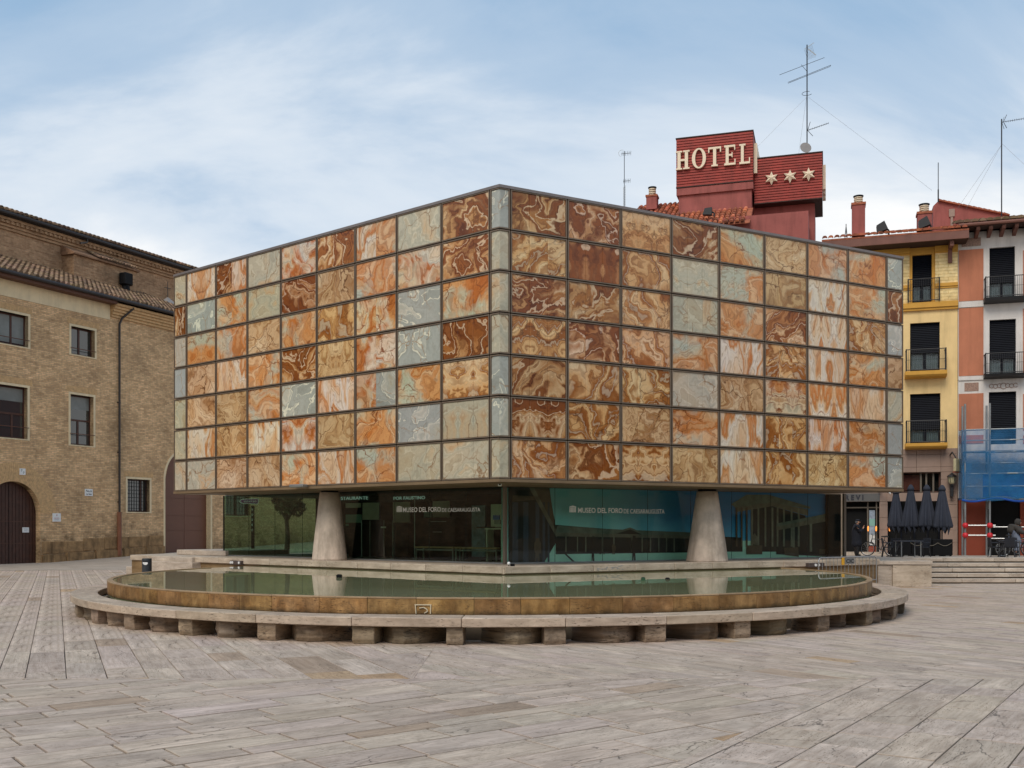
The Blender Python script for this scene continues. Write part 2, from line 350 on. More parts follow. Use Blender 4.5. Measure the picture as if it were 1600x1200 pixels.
# ================================================================== GROUND
M['joint'] = plain('joint', (0.045,0.037,0.03), 0.9, 0, 0.25, 1.0, 0.3)
M['paving'] = travertine('paving', (0.575,0.462,0.375,1), (0.50,0.392,0.312,1), (0.36,0.27,0.205,1), stretch=(1.0, 7.0), cracks=0.85, mottle=0.14, pits=1.0, stain=0.38, stcol=(0.155,0.118,0.088,1), bump=0.45, rough=.75, spec=.16)
FX, FY, FD = -0.53, 27.8, 0.0          # fountain centre
RB, RI, RO = 9.73, 9.93, 10.53         # basin wall, inner and outer edge of the bench
M['ground_far'] = travertine('ground_far', (0.42,0.345,0.28,1), (0.36,0.29,0.23,1), (0.26,0.20,0.155,1), tint=False, rough=.75, spec=.16)
MB().box(-160, 160, -60, 260, -0.5, -0.032).build('ground', M['ground_far'])['kind'] = 'structure'
def clip(poly, a, b, c):               # keep a*x+b*y<=c
    out = []
    for i in range(len(poly)):
        p, q = poly[i], poly[(i+1) % len(poly)]
        dp, dq = a*p[0]+b*p[1]-c, a*q[0]+b*q[1]-c
        if dp <= 0: out.append(p)
        if (dp < 0 < dq) or (dq < 0 < dp):
            t = dp/(dp-dq); out.append((p[0]+(q[0]-p[0])*t, p[1]+(q[1]-p[1])*t))
    return out
def area(p): return 0.5*sum(p[i][0]*p[(i+1) % len(p)][1]-p[(i+1) % len(p)][0]*p[i][1] for i in range(len(p)))
YB = 13.55
# half planes (a,b,c): a*x+b*y<=c
k0 = (4.24-1.15)/(13.0-8.33)           # the long joint between the left and the right field
zones = [
    ('A', R(52), 0.42, (0.6, 1.35), [(0, 1, YB), (1, -k0, 1.15-k0*8.33)]),
    ('C', R(34), 0.50, (0.6, 1.3), [(0, 1, YB), (-1, k0, -(1.15-k0*8.33))]),
    ('B', R(-24), 0.50, (0.9, 1.8), [(0, -1, -YB), (1, 0, -1.3)]),
    ('D', R(-38), 0.42, (0.7, 1.6), [(0, -1, -YB), (-1, 0, 1.3)]),
]
slabs = []
rs = random.Random(3)
for zn, ang, wd, (l0, l1), hp in zones:
    a = (math.sin(ang), math.cos(ang)); c_ = (math.cos(ang), -math.sin(ang))     # along the slab, across the courses
    wj = -62.0; wbase = wd; wd = 0
    while wj < 62:
        wj += wd; wd = wbase*rs.choice((.7, .85, 1, 1, 1.1, 1.25)); s = -75 + rs.random()*1.2
        skipped = False
        while s < 95:
            L = rs.uniform(l0, l1); s0, s1 = s, s+L; s = s1
            mx_, my_ = a[0]*(s0+s1)/2+c_[0]*(wj+wd/2), a[1]*(s0+s1)/2+c_[1]*(wj+wd/2)
            if my_ < 5.0 or my_ > 66 or abs(mx_) > 0.72*my_+9.0: continue
            if (mx_-FX)**2+(my_-FY)**2 < 9.1**2 or (my_ > 38.0 and mx_ > -6.0): continue
            g = rs.choice((.009, .011, .013, .016) if zn == 'A' else (.004, .006, .008, .009) if zn == 'C' else (.004, .005, .007))
            poly = [(a[0]*ss+c_[0]*ww, a[1]*ss+c_[1]*ww) for ss, ww in ((s0+g, wj+g), (s1-g, wj+g), (s1-g, wj+wd-g), (s0+g, wj+wd-g))]
            for h in hp:
                poly = clip(poly, *h)
                if len(poly) < 3: break
            if len(poly) < 3 or abs(area(poly)) < 0.003: continue
            if area(poly) < 0: poly = poly[::-1]
            slabs.append((my_, poly, a, c_))
def slab_geo(poly, z, a, c_, rr):
    n = len(poly); cx = sum(p[0] for p in poly)/n; cy = sum(p[1] for p in poly)/n
    ins = []
    for p in poly:
        d = math.hypot(p[0]-cx, p[1]-cy); k = max(0.0, 1-0.008/d); ins.append((cx+(p[0]-cx)*k, cy+(p[1]-cy)*k))
    tx, ty = rr.uniform(-.0018, .0018), rr.uniform(-.0018, .0018)
    zf = lambda p: z+(p[0]-cx)*tx+(p[1]-cy)*ty
    vs = [(p[0], p[1], -0.03) for p in poly]+[(p[0], p[1], zf(p)-0.004) for p in poly]+[(p[0], p[1], zf(p)) for p in ins]
    fs = [(i, (i+1) % n, n+(i+1) % n, n+i) for i in range(n)]+[(n+i, n+(i+1) % n, 2*n+(i+1) % n, 2*n+i) for i in range(n)]+[tuple(range(2*n, 3*n))]
    ou, ov = rr.uniform(0, 90), rr.uniform(0, 90)
    uv = [((v[0]*a[0]+v[1]*a[1])+ou, (v[0]*c_[0]+v[1]*c_[1])+ov) for v in vs]
    return vs, fs, uv
def slab_tint(rr):
    k = rr.gauss(1.0, 0.055); t = (k, k*rr.gauss(1, .010), k*rr.gauss(1, .02), 1)
    q = rr.random()
    if q < 0.010: t = (k*0.92, k*0.80, k*0.62, 1)
    elif q < 0.035: t = (k*0.80, k*0.74, k*0.67, 1)
    return t
def slab_mesh(name, items):
    vs, fs, uvs, tn = [], [], [], []
    for (v, f, uv, t) in items:
        b = len(vs); vs += v; fs += [tuple(i+b for i in q) for q in f]; uvs += uv; tn += [t]*len(v)
    me = bpy.data.meshes.new(name); me.from_pydata(vs, [], fs)
    ul = me.uv_layers.new(name='UVMap'); ca = me.color_attributes.new('tint', 'FLOAT_COLOR', 'CORNER')
    idx = [l.vertex_index for l in me.loops]
    ul.data.foreach_set('uv', [x for i in idx for x in uvs[i]]); ca.data.foreach_set('color', [x for i in idx for x in tn[i]])
    me.materials.append(M['paving']); me.update(); return me
slabs.sort(key=lambda s: s[0])
vis = [s for s in slabs if s[0] > 7.6 and abs(sum(p[0] for p in s[1])/len(s[1])) < 0.51*s[0]+0.5]
near = vis[:300]; nid = set(id(s) for s in near)
pav = thing('plaza_paving', None, None); pav['kind'] = 'structure'
MB().prismz([(-12, 5.2), (12, 5.2), (56, 66), (-56, 66)], -.031, -.022).build('mortar_bed', M['joint'], pav)
ochre = [(555, 1172, 1), (690, 1160, 1), (1130, 1143, 1)]
rest = []
def nearest_mark(poly):
    cx = sum(p[0] for p in poly)/len(poly); cy = sum(p[1] for p in poly)/len(poly)
    for (mx, my) in ((-0.87, 9.05), (1.98, 9.8), (-1.95, 13.9)):
        if math.hypot(cx-mx, cy-my) < 0.34: return True
    return False
for s in slabs:
    rr = random.Random(hash((round(s[0], 4), round(s[1][0][0], 4))) & 0xffffff)
    v, f, uv = slab_geo(s[1], rr.uniform(-0.003, 0.0025), s[2], s[3], rr); t = slab_tint(rr)
    if nearest_mark(s[1]): t = (0.88, 0.72, 0.53, 1)
    if id(s) in nid: inst('paving_slab', slab_mesh('paving_slab', [(v, f, uv, t)]), pav)
    else: rest.append((v, f, uv, t))
inst('far_paving_slabs', slab_mesh('far_paving_slabs', rest), pav)['kind'] = 'stuff'

# the raised plaza on the right, its steps, and the sloping pavement under the brick wall
M['pave_far'] = travertine('pave_far', (0.42,0.355,0.295,1), (0.36,0.30,0.245,1), (0.26,0.21,0.165,1), tint=False, rough=.75, spec=.16)
M['stone_light'] = travertine('stone_light', (0.58,0.49,0.40,1), (0.49,0.40,0.32,1), (0.34,0.28,0.225,1), stretch=(1.0, 7.0), pits=0.8, stain=0.3, stcol=(0.16,0.125,0.09,1), tint=False, bump=0.4)
ZT = 0.866
def zup(d): return ZT-(d-38.0)*0.0197
up = MB()
up.prismx([(38.35, -0.3), (38.35, ZT-.004), (75, zup(75)), (75, -0.3)], -6.0, 60.0)
up.build('upper_plaza', M['pave_far'])['kind'] = 'structure'
MB().box(9.5, 14.3, 36.0, 39.0, -.3, ZT-.008).build('upper_plaza', M['pave_far'])['kind'] = 'structure'
# ================================================================== MUSEUM
MX, MY = -0.315, 26.5
Fr = Frame(MX, MY, 0.880, 0.475)
LEN = 14.85; CW = 0.263; PW = 1.7265
lx, ly = -0.7726, 0.6349
Fl = Frame(MX+lx*LEN, MY+ly*LEN, -lx, -ly)      # left face, running to the corner
Z0, PH = 3.25, 1.076; ZTOP = Z0+7*PH
MZ = 0.965                                       # museum platform
mus = thing('museum', 'cube museum clad in brown, orange and grey onyx panels over a glass ground floor', 'museum', (MX, MY, 0))
def face_xf(fr, t, z, y=0.0):
    x, yy = fr.w(t, y); return (x-MX, yy-MY, z), fr.rz
# ---- onyx kinds
def st(*a): return [(p, S(*c)) for p, c in a]
_cr = st((0,(196,158,116)),(.3,(216,184,144)),(.5,(200,160,116)),(.7,(222,196,160)),(1,(190,148,104)))
_gr = st((0,(176,176,152)),(.35,(192,190,168)),(.6,(180,184,168)),(1,(198,190,162)))
_br = st((0,(112,64,34)),(.2,(146,90,48)),(.4,(118,68,36)),(.47,(188,142,94)),(.53,(126,72,38)),(.75,(142,90,52)),(.82,(190,148,104)),(1,(110,62,34)))
OX = {
 'B': onyx('onyx_brown', st((0,(118,70,36)),(.14,(150,96,52)),(.22,(178,126,80)),(.27,(104,58,30)),(.36,(140,84,44)),(.42,(186,140,94)),(.46,(216,184,142)),(.50,(186,140,96)),(.54,(124,70,36)),(.63,(162,106,58)),(.70,(190,146,100)),(.75,(220,192,154)),(.80,(158,100,54)),(.9,(126,74,40)),(1,(158,106,64))), 0.46, 1.25, lines=0.85, lfreq=88, crack=0.35, light=((0.70,0.52,0.34,1), .8), distort=0.9, alt=_br, altk=(.5,.56)),
 'C': onyx('onyx_cream', st((0,(134,80,42)),(.10,(190,140,92)),(.20,(212,172,124)),(.26,(196,148,98)),(.30,(128,74,38)),(.37,(152,96,52)),(.42,(204,158,108)),(.49,(224,192,148)),(.55,(196,146,94)),(.59,(130,76,40)),(.66,(160,104,58)),(.71,(208,162,112)),(.80,(222,194,154)),(.86,(190,138,88)),(.91,(130,76,40)),(1,(168,114,68))), 0.48, 1.2, lines=0.7, lfreq=84, crack=0.8, light=((0.74,0.58,0.40,1), .5), distort=0.9, alt=_cr, altk=(.56,.64)),
 'T': onyx('onyx_tan', st((0,(124,86,54)),(.2,(176,138,98)),(.36,(198,164,122)),(.44,(156,112,72)),(.55,(204,172,134)),(.7,(184,144,104)),(.82,(210,184,150)),(1,(160,116,76))), 0.68, 1.1, lines=0.6, lfreq=66, crack=1.0, alt=_cr, distort=.8),
 'O': onyx('onyx_orange', st((0,(166,88,42)),(.18,(196,124,72)),(.33,(212,158,108)),(.45,(198,140,94)),(.55,(220,182,142)),(.66,(192,124,72)),(.78,(208,166,122)),(.88,(206,182,150)),(1,(184,112,60))), 0.62, 1.1, lines=0.45, lfreq=66, crack=1.0, ccol=(0.20,0.06,0.02,1), alt=_gr, altk=(.5,.62), distort=.8),
 'R': onyx('onyx_red', st((0,(150,82,42)),(.22,(182,114,66)),(.36,(200,144,96)),(.43,(216,188,154)),(.50,(200,190,168)),(.58,(206,164,122)),(.66,(178,104,58)),(.8,(200,148,102)),(1,(210,184,150))), 0.66, 1.1, lines=0.45, lfreq=66, crack=1.0, ccol=(0.20,0.055,0.02,1), alt=st((0,(222,190,156)),(.4,(206,198,184)),(.5,(190,116,68)),(.6,(224,206,184)),(1,(208,160,120))), altk=(.48,.58), distort=.8),
 'W': onyx('onyx_white', st((0,(186,122,74)),(.16,(206,154,110)),(.28,(220,190,156)),(.38,(220,204,182)),(.48,(226,214,198)),(.54,(206,164,122)),(.60,(192,120,70)),(.66,(216,178,140)),(.78,(220,202,178)),(.9,(210,162,118)),(1,(198,136,86))), 0.85, 0.6, sx=1.7, sz=0.6, rot=R(-18), lines=0.5, lfreq=70, crack=0.8, ccol=(0.25,0.09,0.04,1), alt=st((0,(208,160,116)),(.4,(222,194,160)),(.6,(204,150,104)),(1,(226,206,180))), altk=(.5,.62)),
 'G': onyx('onyx_green', st((0,(172,146,110)),(.2,(182,168,140)),(.4,(190,180,156)),(.55,(178,174,154)),(.68,(192,178,150)),(.8,(202,170,130)),(.9,(186,176,154)),(1,(172,164,142))), 0.9, 1.0, lines=0.22, lfreq=50, crack=1.0, ccol=(0.26,0.15,0.07,1), light=((0.66,0.60,0.44,1), .5), mott=0.10, sat=1.0, val=0.92, alt=st((0,(204,178,144)),(.5,(196,186,160)),(1,(210,190,160))), altk=(.56,.70)),
 'K': onyx('onyx_grey', st((0,(144,146,138)),(.3,(156,160,152)),(.5,(168,170,162)),(.62,(158,162,154)),(.7,(204,200,184)),(.76,(172,172,160)),(.9,(186,178,154)),(1,(156,158,148))), 0.8, 1.0, lines=0.14, lfreq=46, crack=0.9, ccol=(0.32,0.20,0.11,1), light=((0.76,0.73,0.58,1), .85), mott=0.09, sat=1.0, val=0.94),
}
LEFT = ["G W B G R B O G B", "B K O G B T O R B", "G O O T O C R K O", "K T W O B T R K B", "G T T O K W R O C", "G W T W R T O K G", "G G T T O W O G G"]
RIGHT = ["B B C B O T O O K", "C B C G O T W O B", "B B C G O B W C K", "C B C O W C W O T", "B C C G T R W W G", "B C T O W C W O K", "C B C T W C T O K"]
rr = random.Random(11)
fm_cache = {}
def frame_mesh(w, h):
    k = (round(w, 3), round(h, 3))
    if k not in fm_cache:
        b = MB(); e = 0.015; t = 0.030
        b.box(e, w-e, -0.10, 0.0, e, e+t); b.box(e, w-e, -0.10, 0.0, h-e-t, h-e)
        b.box(e, e+t, -0.098, 0.0, e+t, h-e-t); b.box(w-e-t, w-e, -0.098, 0.0, e+t, h-e-t)
        fm_cache[k] = b.mesh('facade_panel', M['bronze'])
    return fm_cache[k]
def onyx_slab(x0, x1, z0, z1, kind, ou, ov, flip, tintc, name='onyx_slab', y=-0.078):
    b = MB(); c = 0.014
    P = [(x0,z0),(x1,z0),(x1,z1),(x0,z1)]; Q = [(x0+c,z0+c),(x1-c,z0+c),(x1-c,z1-c),(x0+c,z1-c)]
    b.add([(p[0],-0.01,p[1]) for p in P]+[(p[0],y+c*.6,p[1]) for p in P]+[(p[0],y,p[1]) for p in Q],
          [(i,(i+1)%4,4+(i+1)%4,4+i) for i in range(4)]+[(4+i,4+(i+1)%4,8+(i+1)%4,8+i) for i in range(4)]+[(8,9,10,11)])
    def uvf(p, n):
        u = (x1-p.x) if flip else (p.x-x0)
        return (ou+u, ov+(p.z-z0))
    me = b.mesh(name, OX[kind], uvf=uvf); tint_layer(me, tintc); return me
def panel(fr, t0, w, row, kind, nsl):
    z = ZTOP-(row+1)*PH
    loc, rz = face_xf(fr, t0, z)
    po = inst('facade_panel', frame_mesh(w, PH), mus, loc, rz)
    i0 = 0.015+0.030; x0, x1 = i0, w-i0; z0, z1 = i0, PH-i0
    ou, ov = rr.uniform(0, 60), rr.uniform(0, 60); k = rr.gauss(1.0, 0.05); tt = (k, k*rr.gauss(1, .02), k*rr.gauss(1, .035), 1)
    mode = rr.random(); f0 = rr.random() < .5
    for i in range(nsl):
        a = x0+(x1-x0)*i/nsl+(0.0015 if i else 0); b_ = x0+(x1-x0)*(i+1)/nsl-(0.0015 if i < nsl-1 else 0)
        if mode < 0.10: oo, fl = ou, (i % 2 == 1) ^ f0                # book-matched
        elif mode < 0.88: oo, fl = ou+(a-x0), False                    # running pattern
        else: oo, fl = ou+rr.uniform(0, 9), rr.random() < .5
        kk = kind
        if nsl == 2 and rr.random() < .05: kk = rr.choice('KTGW')
        inst('onyx_slab', onyx_slab(a, b_, z0, z1, kk, oo, ov, fl, tt), po)
for r in range(7):
    Lk, Rk = LEFT[r].split(), RIGHT[r].split()
    panel(Fl, 0.0, LEN-CW-8*PW, r, Lk[0], 1)
    for c in range(8): panel(Fl, LEN-CW-(8-c)*PW, PW, r, Lk[c+1], 2 if c < 6 else 3)
    for c in range(8): panel(Fr, CW+c*PW, PW, r, Rk[c], 3)
    panel(Fr, CW+8*PW, LEN-CW-8*PW, r, Rk[8], 1)
    # the folded pale strip on the corner
    z = ZTOP-(r+1)*PH; kind = ['K','G','G','G','K','K','G'][r]
    loc, rz = face_xf(Fl, LEN-CW, z); po = inst('corner_panel', bpy.data.meshes.new('corner_panel'), mus, loc, rz)
    cf = MB(); e = 0.015; t = 0.03
    cf.box(e, CW+0.06, -0.10, 0.0, e, e+t); cf.box(e, CW+0.06, -0.10, 0.0, PH-e-t, PH-e); cf.box(e, e+t, -0.098, 0.0, e+t, PH-e-t)
    po.data = cf.mesh('corner_panel', M['bronze'])
    inst('corner_slab', onyx_slab(e+t, CW+0.045, e+t, PH-e-t, kind, rr.uniform(0,60), rr.uniform(0,60), False, (1,1,1,1), 'corner_slab'), po)
    loc, rz = face_xf(Fr, 0.0, z); po = inst('corner_panel', bpy.data.meshes.new('corner_panel'), mus, loc, rz)
    cf = MB()
    cf.box(-0.06, CW-e, -0.10, 0.0, e, e+t); cf.box(-0.06, CW-e, -0.10, 0.0, PH-e-t, PH-e); cf.box(CW-e-t, CW-e, -0.098, 0.0, e+t, PH-e-t)
    po.data = cf.mesh('corner_panel', M['bronze'])
    inst('corner_slab', onyx_slab(-0.045, CW-e-t, e+t, PH-e-t, kind, rr.uniform(0,60), rr.uniform(0,60), False, (1,1,1,1), 'corner_slab'), po)
# ---- the body behind the panels, coping, soffit
def mpoly(d):                                        # the plan, pushed in (d>0) or out
    pts = []
    n1_ = (-Fr.u[1]*d, Fr.u[0]*d); n2_ = (-Fl.u[1]*d, Fl.u[0]*d)
    ur, ul = Vector(Fr.u), Vector((lx, ly)); c0 = Vector((0, 0))
    # solve the inset corner
    k = d/math.sin(math.acos(max(-1, min(1, ur.dot(ul)))))
    a = c0+(ur+ul)*k
    return [a, a+ur*(LEN-2*k), a+(ur+ul)*(LEN-2*k), a+ul*(LEN-2*k)]
MB().prismz([tuple(p) for p in mpoly(0.005)], 3.21, ZTOP-0.03).build('core_wall', M['bronze_dark'], mus)
def fpoly(d):
    p = mpoly(-d); ur, ul = Vector(Fr.u), Vector((lx, ly)); nr = Vector((Fr.u[1], -Fr.u[0])); nl = Vector((Fl.u[1], -Fl.u[0]))
    return [tuple(p[0]), tuple(ur*LEN+nr*d), tuple(ur*LEN+ul*.5), tuple((ur+ul)*LEN), tuple(ul*LEN+ur*.5), tuple(ul*LEN+nl*d)]
MB().prismz([tuple(p) for p in fpoly(0.115)], ZTOP-0.012, ZTOP+0.062).build('coping', M['cap'], mus)
MB().prismz([tuple(p) for p in fpoly(0.105)], 3.175, 3.252).build('soffit_edge', M['soffit'], mus)
MB().prismz([tuple(p) for p in mpoly(0.02)], 3.155, 3.174).build('soffit', M['soffit'], mus)
# ---- glass ground floor
GX, GY = -0.20, 28.9
Gr = Frame(GX, GY, *Fr.u)
tl = Frame(GX, GY, -lx, -ly).hit(350)[0]            # negative: left end
Gl = Frame(GX-lx*0+(-lx)*tl, GY+(-ly)*tl, -lx, -ly); GLL = -tl
GRL = Gr.hit(1318)[0]
M['glass'] = glass('shop_glass', (0.89,0.945,0.915,1)); M['glass_green'] = glass('glass_green', (0.68,0.78,0.70,1)); M['glass_edge'] = plain('glass_edge', (0.02,0.035,0.03), 0.2)
M['frame_tan'] = plain('frame_tan', (0.16,0.13,0.10), 0.5, 0.3)
def lx_(fr, t, y=0): x, yy = fr.w(t, y); return (x-MX, yy-MY, 0)
GT = 3.152
for fr, L, n in ((Gl, GLL, 9), (Gr, GRL, 8)):
    for i in range(n):
        a, b_ = L*i/n, L*(i+1)/n
        MB().box(a+.006, b_-.006, 0, 0.014, MZ+0.035, GT).build('glass_pane', M['glass_green' if fr is Gl else 'glass'], mus, lx_(fr, 0), fr.rz)
        if i: MB().box(a-.005, a+.005, 0.002, 0.012, MZ+0.035, GT).build('glass_joint', M['glass_edge'], mus, lx_(fr, 0), fr.rz)
    MB().box(0, L, -0.02, 0.04, MZ, MZ+0.035).build('glass_sill', M['galv'], mus, lx_(fr, 0), fr.rz)
    MB().box(0, L, -0.01, 0.03, GT, GT+0.003).build('glass_head', M['bronze_dark'], mus, lx_(fr, 0), fr.rz)
MB().box(-.045, .045, -0.045, 0.045, MZ, GT+0.003).build('corner_post', M['frame_tan'], mus, (GX-MX, GY-MY, 0), R(45))
MB().box(GRL, GRL+.10, -0.03, 0.05, MZ, GT).build('end_post', M['frame_tan'], mus, lx_(Gr, 0), Gr.rz)
MB().box(-.03, .0, -0.02, 0.03, MZ, GT).build('end_post', M['glass_edge'], mus, lx_(Gl, 0), Gl.rz)
# short return wall of glass at the left end
for i in range(3):
    MB().box(-.014, 0, 0.05+1.5*i, 0.05+1.5*(i+1)-.012, MZ+.035, GT).build('glass_pane', M['glass_green'], mus, lx_(Gl, 0), Gl.rz)
# ---- interior of the hall
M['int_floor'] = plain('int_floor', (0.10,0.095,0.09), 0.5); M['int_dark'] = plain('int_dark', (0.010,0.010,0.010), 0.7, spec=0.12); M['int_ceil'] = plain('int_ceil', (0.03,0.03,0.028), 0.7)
M['cream'] = plain('cream', (0.80,0.76,0.62), 0.6); M['teal'] = plain('teal', (0.24,0.46,0.40), 0.5); M['wood'] = plain('wood', (0.42,0.26,0.13), 0.5, scale=8)
M['yellow_stone'] = plain('yellow_stone', (0.42,0.31,0.17), 0.7, var=0.4, scale=9)
i0 = Gl.off(4.0)
def gsz(off, px, py): return Gl.off(off).sz(px, py)
ta = i0.hit(493)[0]; tb = i0.hit(785)[0]
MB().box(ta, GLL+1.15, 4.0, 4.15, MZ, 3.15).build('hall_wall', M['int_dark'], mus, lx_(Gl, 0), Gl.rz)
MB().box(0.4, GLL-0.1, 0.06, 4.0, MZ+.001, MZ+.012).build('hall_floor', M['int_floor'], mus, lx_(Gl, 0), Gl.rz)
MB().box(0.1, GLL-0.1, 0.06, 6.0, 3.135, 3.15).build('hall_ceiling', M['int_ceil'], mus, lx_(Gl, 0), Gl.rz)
def hallbox(px0, px1, py0, py1, off, mat, name, depth=0.05):
    (a, zt), (b_, zb) = gsz(off, px0, py0), gsz(off, px1, py1)
    a2, z2 = gsz(off, px0, py1)
    return MB().box(min(a, b_), max(a, b_), off, off+depth, max(MZ+.013, min(zb, z2)), max(zt, gsz(off, px1, py0)[1])).build(name, mat, mus, lx_(Gl, 0), Gl.rz)
for (a, b_, c, d, o, m, nm) in [
    (566, 592, 783, 812, 3.9, 'cream', 'wall_panel'), (614, 640, 777, 818, 3.9, 'cream', 'wall_panel'), (676, 702, 780, 816, 3.9, 'cream', 'wall_panel'),
    (540, 563, 785, 793, 3.92, 'cream', 'wall_panel'), (540, 564, 804, 822, 3.9, 'teal', 'wall_panel'), (662, 674, 800, 812, 3.9, 'teal', 'wall_panel'),
    (767, 784, 788, 824, 1.4, 'cream', 'notice_board'), (608, 613, 762, 768, 3.6, 'yellow_stone', 'stone_block'), (628, 652, 761, 771, 3.6, 'yellow_stone', 'stone_block'), (668, 692, 760, 771, 3.6, 'yellow_stone', 'stone_block'), (704, 718, 761, 767, 3.6, 'yellow_stone', 'stone_block'), (540, 548, 762, 768, 3.6, 'yellow_stone', 'stone_block')]:
    hallbox(a, b_, c, d, o, M[m], nm)
# printed ornament panel, blue notice
M['print_blue'] = plain('print_blue', (0.30,0.36,0.44), 0.6, var=0.5, scale=7); M['blue'] = plain('blue', (0.02,0.16,0.55), 0.4)
hallbox(737, 758, 790, 870, 2.2, M['print_blue'], 'ornament_panel')
hallbox(770, 780, 805, 812, 1.36, M['blue'], 'notice'); hallbox(772, 782, 812, 819, 1.37, M['galv'], 'notice')
# hanging sign band with cut words
def hall_text(txt, px0, px1, py0, py1, off, mat, bold=0.0):
    (a, z1), (b_, z0) = gsz(off, px0, py0), gsz(off, px1, py1); a2, z1 = gsz(off, (px0+px1)/2, py0); z0 = gsz(off, (px0+px1)/2, py1)[1]
    x, y, _ = lx_(Gl, a, off); return inst('lettering', text_mesh(txt, mat, b_-a, z1-z0, 0.004, bold), mus, (x, y, z0), Gl.rz)
M['sign_green'] = emit('sign_green', (0.55,0.75,0.70,1), 0.22)
hallbox(520, 730, 774, 782, 3.3, M['darkmetal'], 'sign_band', 0.04)
hall_text('RESTAURANTE', 525, 575, 775.5, 781, 3.28, M['sign_green'], 0.01); hall_text('POR FAUSTINO', 615, 664, 775.5, 780.5, 3.28, M['sign_green'], 0.01)
M['letter_white'] = plain('letter_white', (0.93,0.92,0.90), 0.5, var=0.03)
# ---- the printed view of the forum behind the right-hand glass
def mural_sky():
    m, nt, b = newmat('mural_sky')
    tc = N(nt, 'ShaderNodeTexCoord'); sp = N(nt, 'ShaderNodeSeparateXYZ', {0: tc.outputs['UV']})
    n = N(nt, 'ShaderNodeTexNoise', {'Vector': tc.outputs['UV'], 'Scale': 0.7, 'Detail': 6.0, 'Roughness': 0.6})
    a = ramp(nt, math_(nt, 'ADD', math_(nt, 'MULTIPLY', sp.outputs[1], 0.32), math_(nt, 'MULTIPLY', n.outputs[0], 0.35)), [(0.55, S(186,232,220)), (0.80, S(140,205,204)), (1.05, S(110,168,174))])
    c2 = ramp(nt, math_(nt, 'ADD', math_(nt, 'MULTIPLY', sp.outputs[1], 0.36), math_(nt, 'MULTIPLY', n.outputs[0], 0.3)), [(0.55, S(176,226,232)), (0.75, S(70,158,204)), (1.0, S(34,112,168))])
    k = ramp(nt, math_(nt, 'DIVIDE', math_(nt, 'ADD', sp.outputs[0], math_(nt, 'MULTIPLY', n.outputs[0], 1.4)), 12.0), [(0.30, 0.0), (0.62, 1.0)])
    nt.links.new(mixc(nt, k, a, c2), b.inputs['Base Color']); b.inputs['Roughness'].default_value = 0.7; return m
MUOFF = 0.28
Mu = Gr.off(MUOFF)
M['mural_sky'] = mural_sky()
M['mu_floor'] = plain('mu_floor', S(178,228,206), 0.7, var=0.18, scale=1.2); M['mu_dark'] = plain('mu_dark', S(34,34,33), 0.8, var=0.3); M['mu_roof'] = plain('mu_roof', S(96,104,92), 0.8, var=0.4, scale=4)
M['mu_beam'] = plain('mu_beam', S(104,100,86), 0.8, var=0.4, scale=4); M['mu_col'] = plain('mu_col', S(112,112,98), 0.8, var=0.4, scale=4); M['mu_brown'] = plain('mu_brown', S(88,74,60), 0.8, var=0.4, scale=4)
M['mu_blue'] = plain('mu_blue', S(58,66,78), 0.8, var=0.3, scale=3)
mpanel = MB().box(0.06, GRL-.05, MUOFF, MUOFF+.05, MZ+.01, 3.145).build('printed_view', M['mural_sky'], mus, lx_(Gr, 0), Gr.rz)
mlayer = [0]
def mu(pts, mat, name='printed_shape', lay=1):
    d = 0.004*lay
    q = [Mu.sz(*p) for p in pts]
    q = [(min(GRL-.06, max(.07, t)), min(3.14, max(MZ+.02, z))) for t, z in q]
    return MB().prism(q, MUOFF-d-0.002, MUOFF-d+.0015).build(name, mat, mpanel)
mu([(796,845),(1296,845),(1304,872),(800,882)], M['mu_floor'], lay=1)
mu([(868,820),(1090,838),(1090,863),(868,866)], M['mu_dark'], lay=2)                 # far colonnade
mu([(1120,838),(1160,840),(1160,862),(1120,862)], M['mu_dark'], lay=2)
mu([(870,822),(955,829),(1105,838),(1105,842),(868,838)], M['mu_beam'], lay=3)
mu([(872,821),(960,827),(1108,833),(1108,838),(866,832)], M['mu_roof'], lay=4)
mu([(952,834),(984,824),(1010,835)], M['mu_roof'], lay=5); mu([(962,834),(984,827),(1002,835)], M['mu_dark'], lay=6)
for x in (884, 902, 915, 941, 959, 987, 1003, 1016, 1029, 1041, 1053):
    mu([(x-.9,838),(x+.9,838),(x+.9,862),(x-.9,862)], M['mu_col'], lay=3)
mu([(794,752),(858,752),(868,835),(868,848),(850,880),(794,882)], M['mu_dark'], lay=5)   # near portico on the left
for x0, x1 in ((800,809),(817,825),(836,842),(847,851),(855,858)):
    mu([(x0,784),(x1,785),(x1,878),(x0,879)], M['mu_blue'], lay=6)
mu([(826,752),(834,752),(869,830),(869,840)], M['mu_beam'], lay=7)
mu([(834,752),(857,752),(866,825),(869,830)], M['mu_brown'], lay=6)
mu([(800,784),(846,780),(846,776),(800,774)], M['mu_brown'], lay=7)
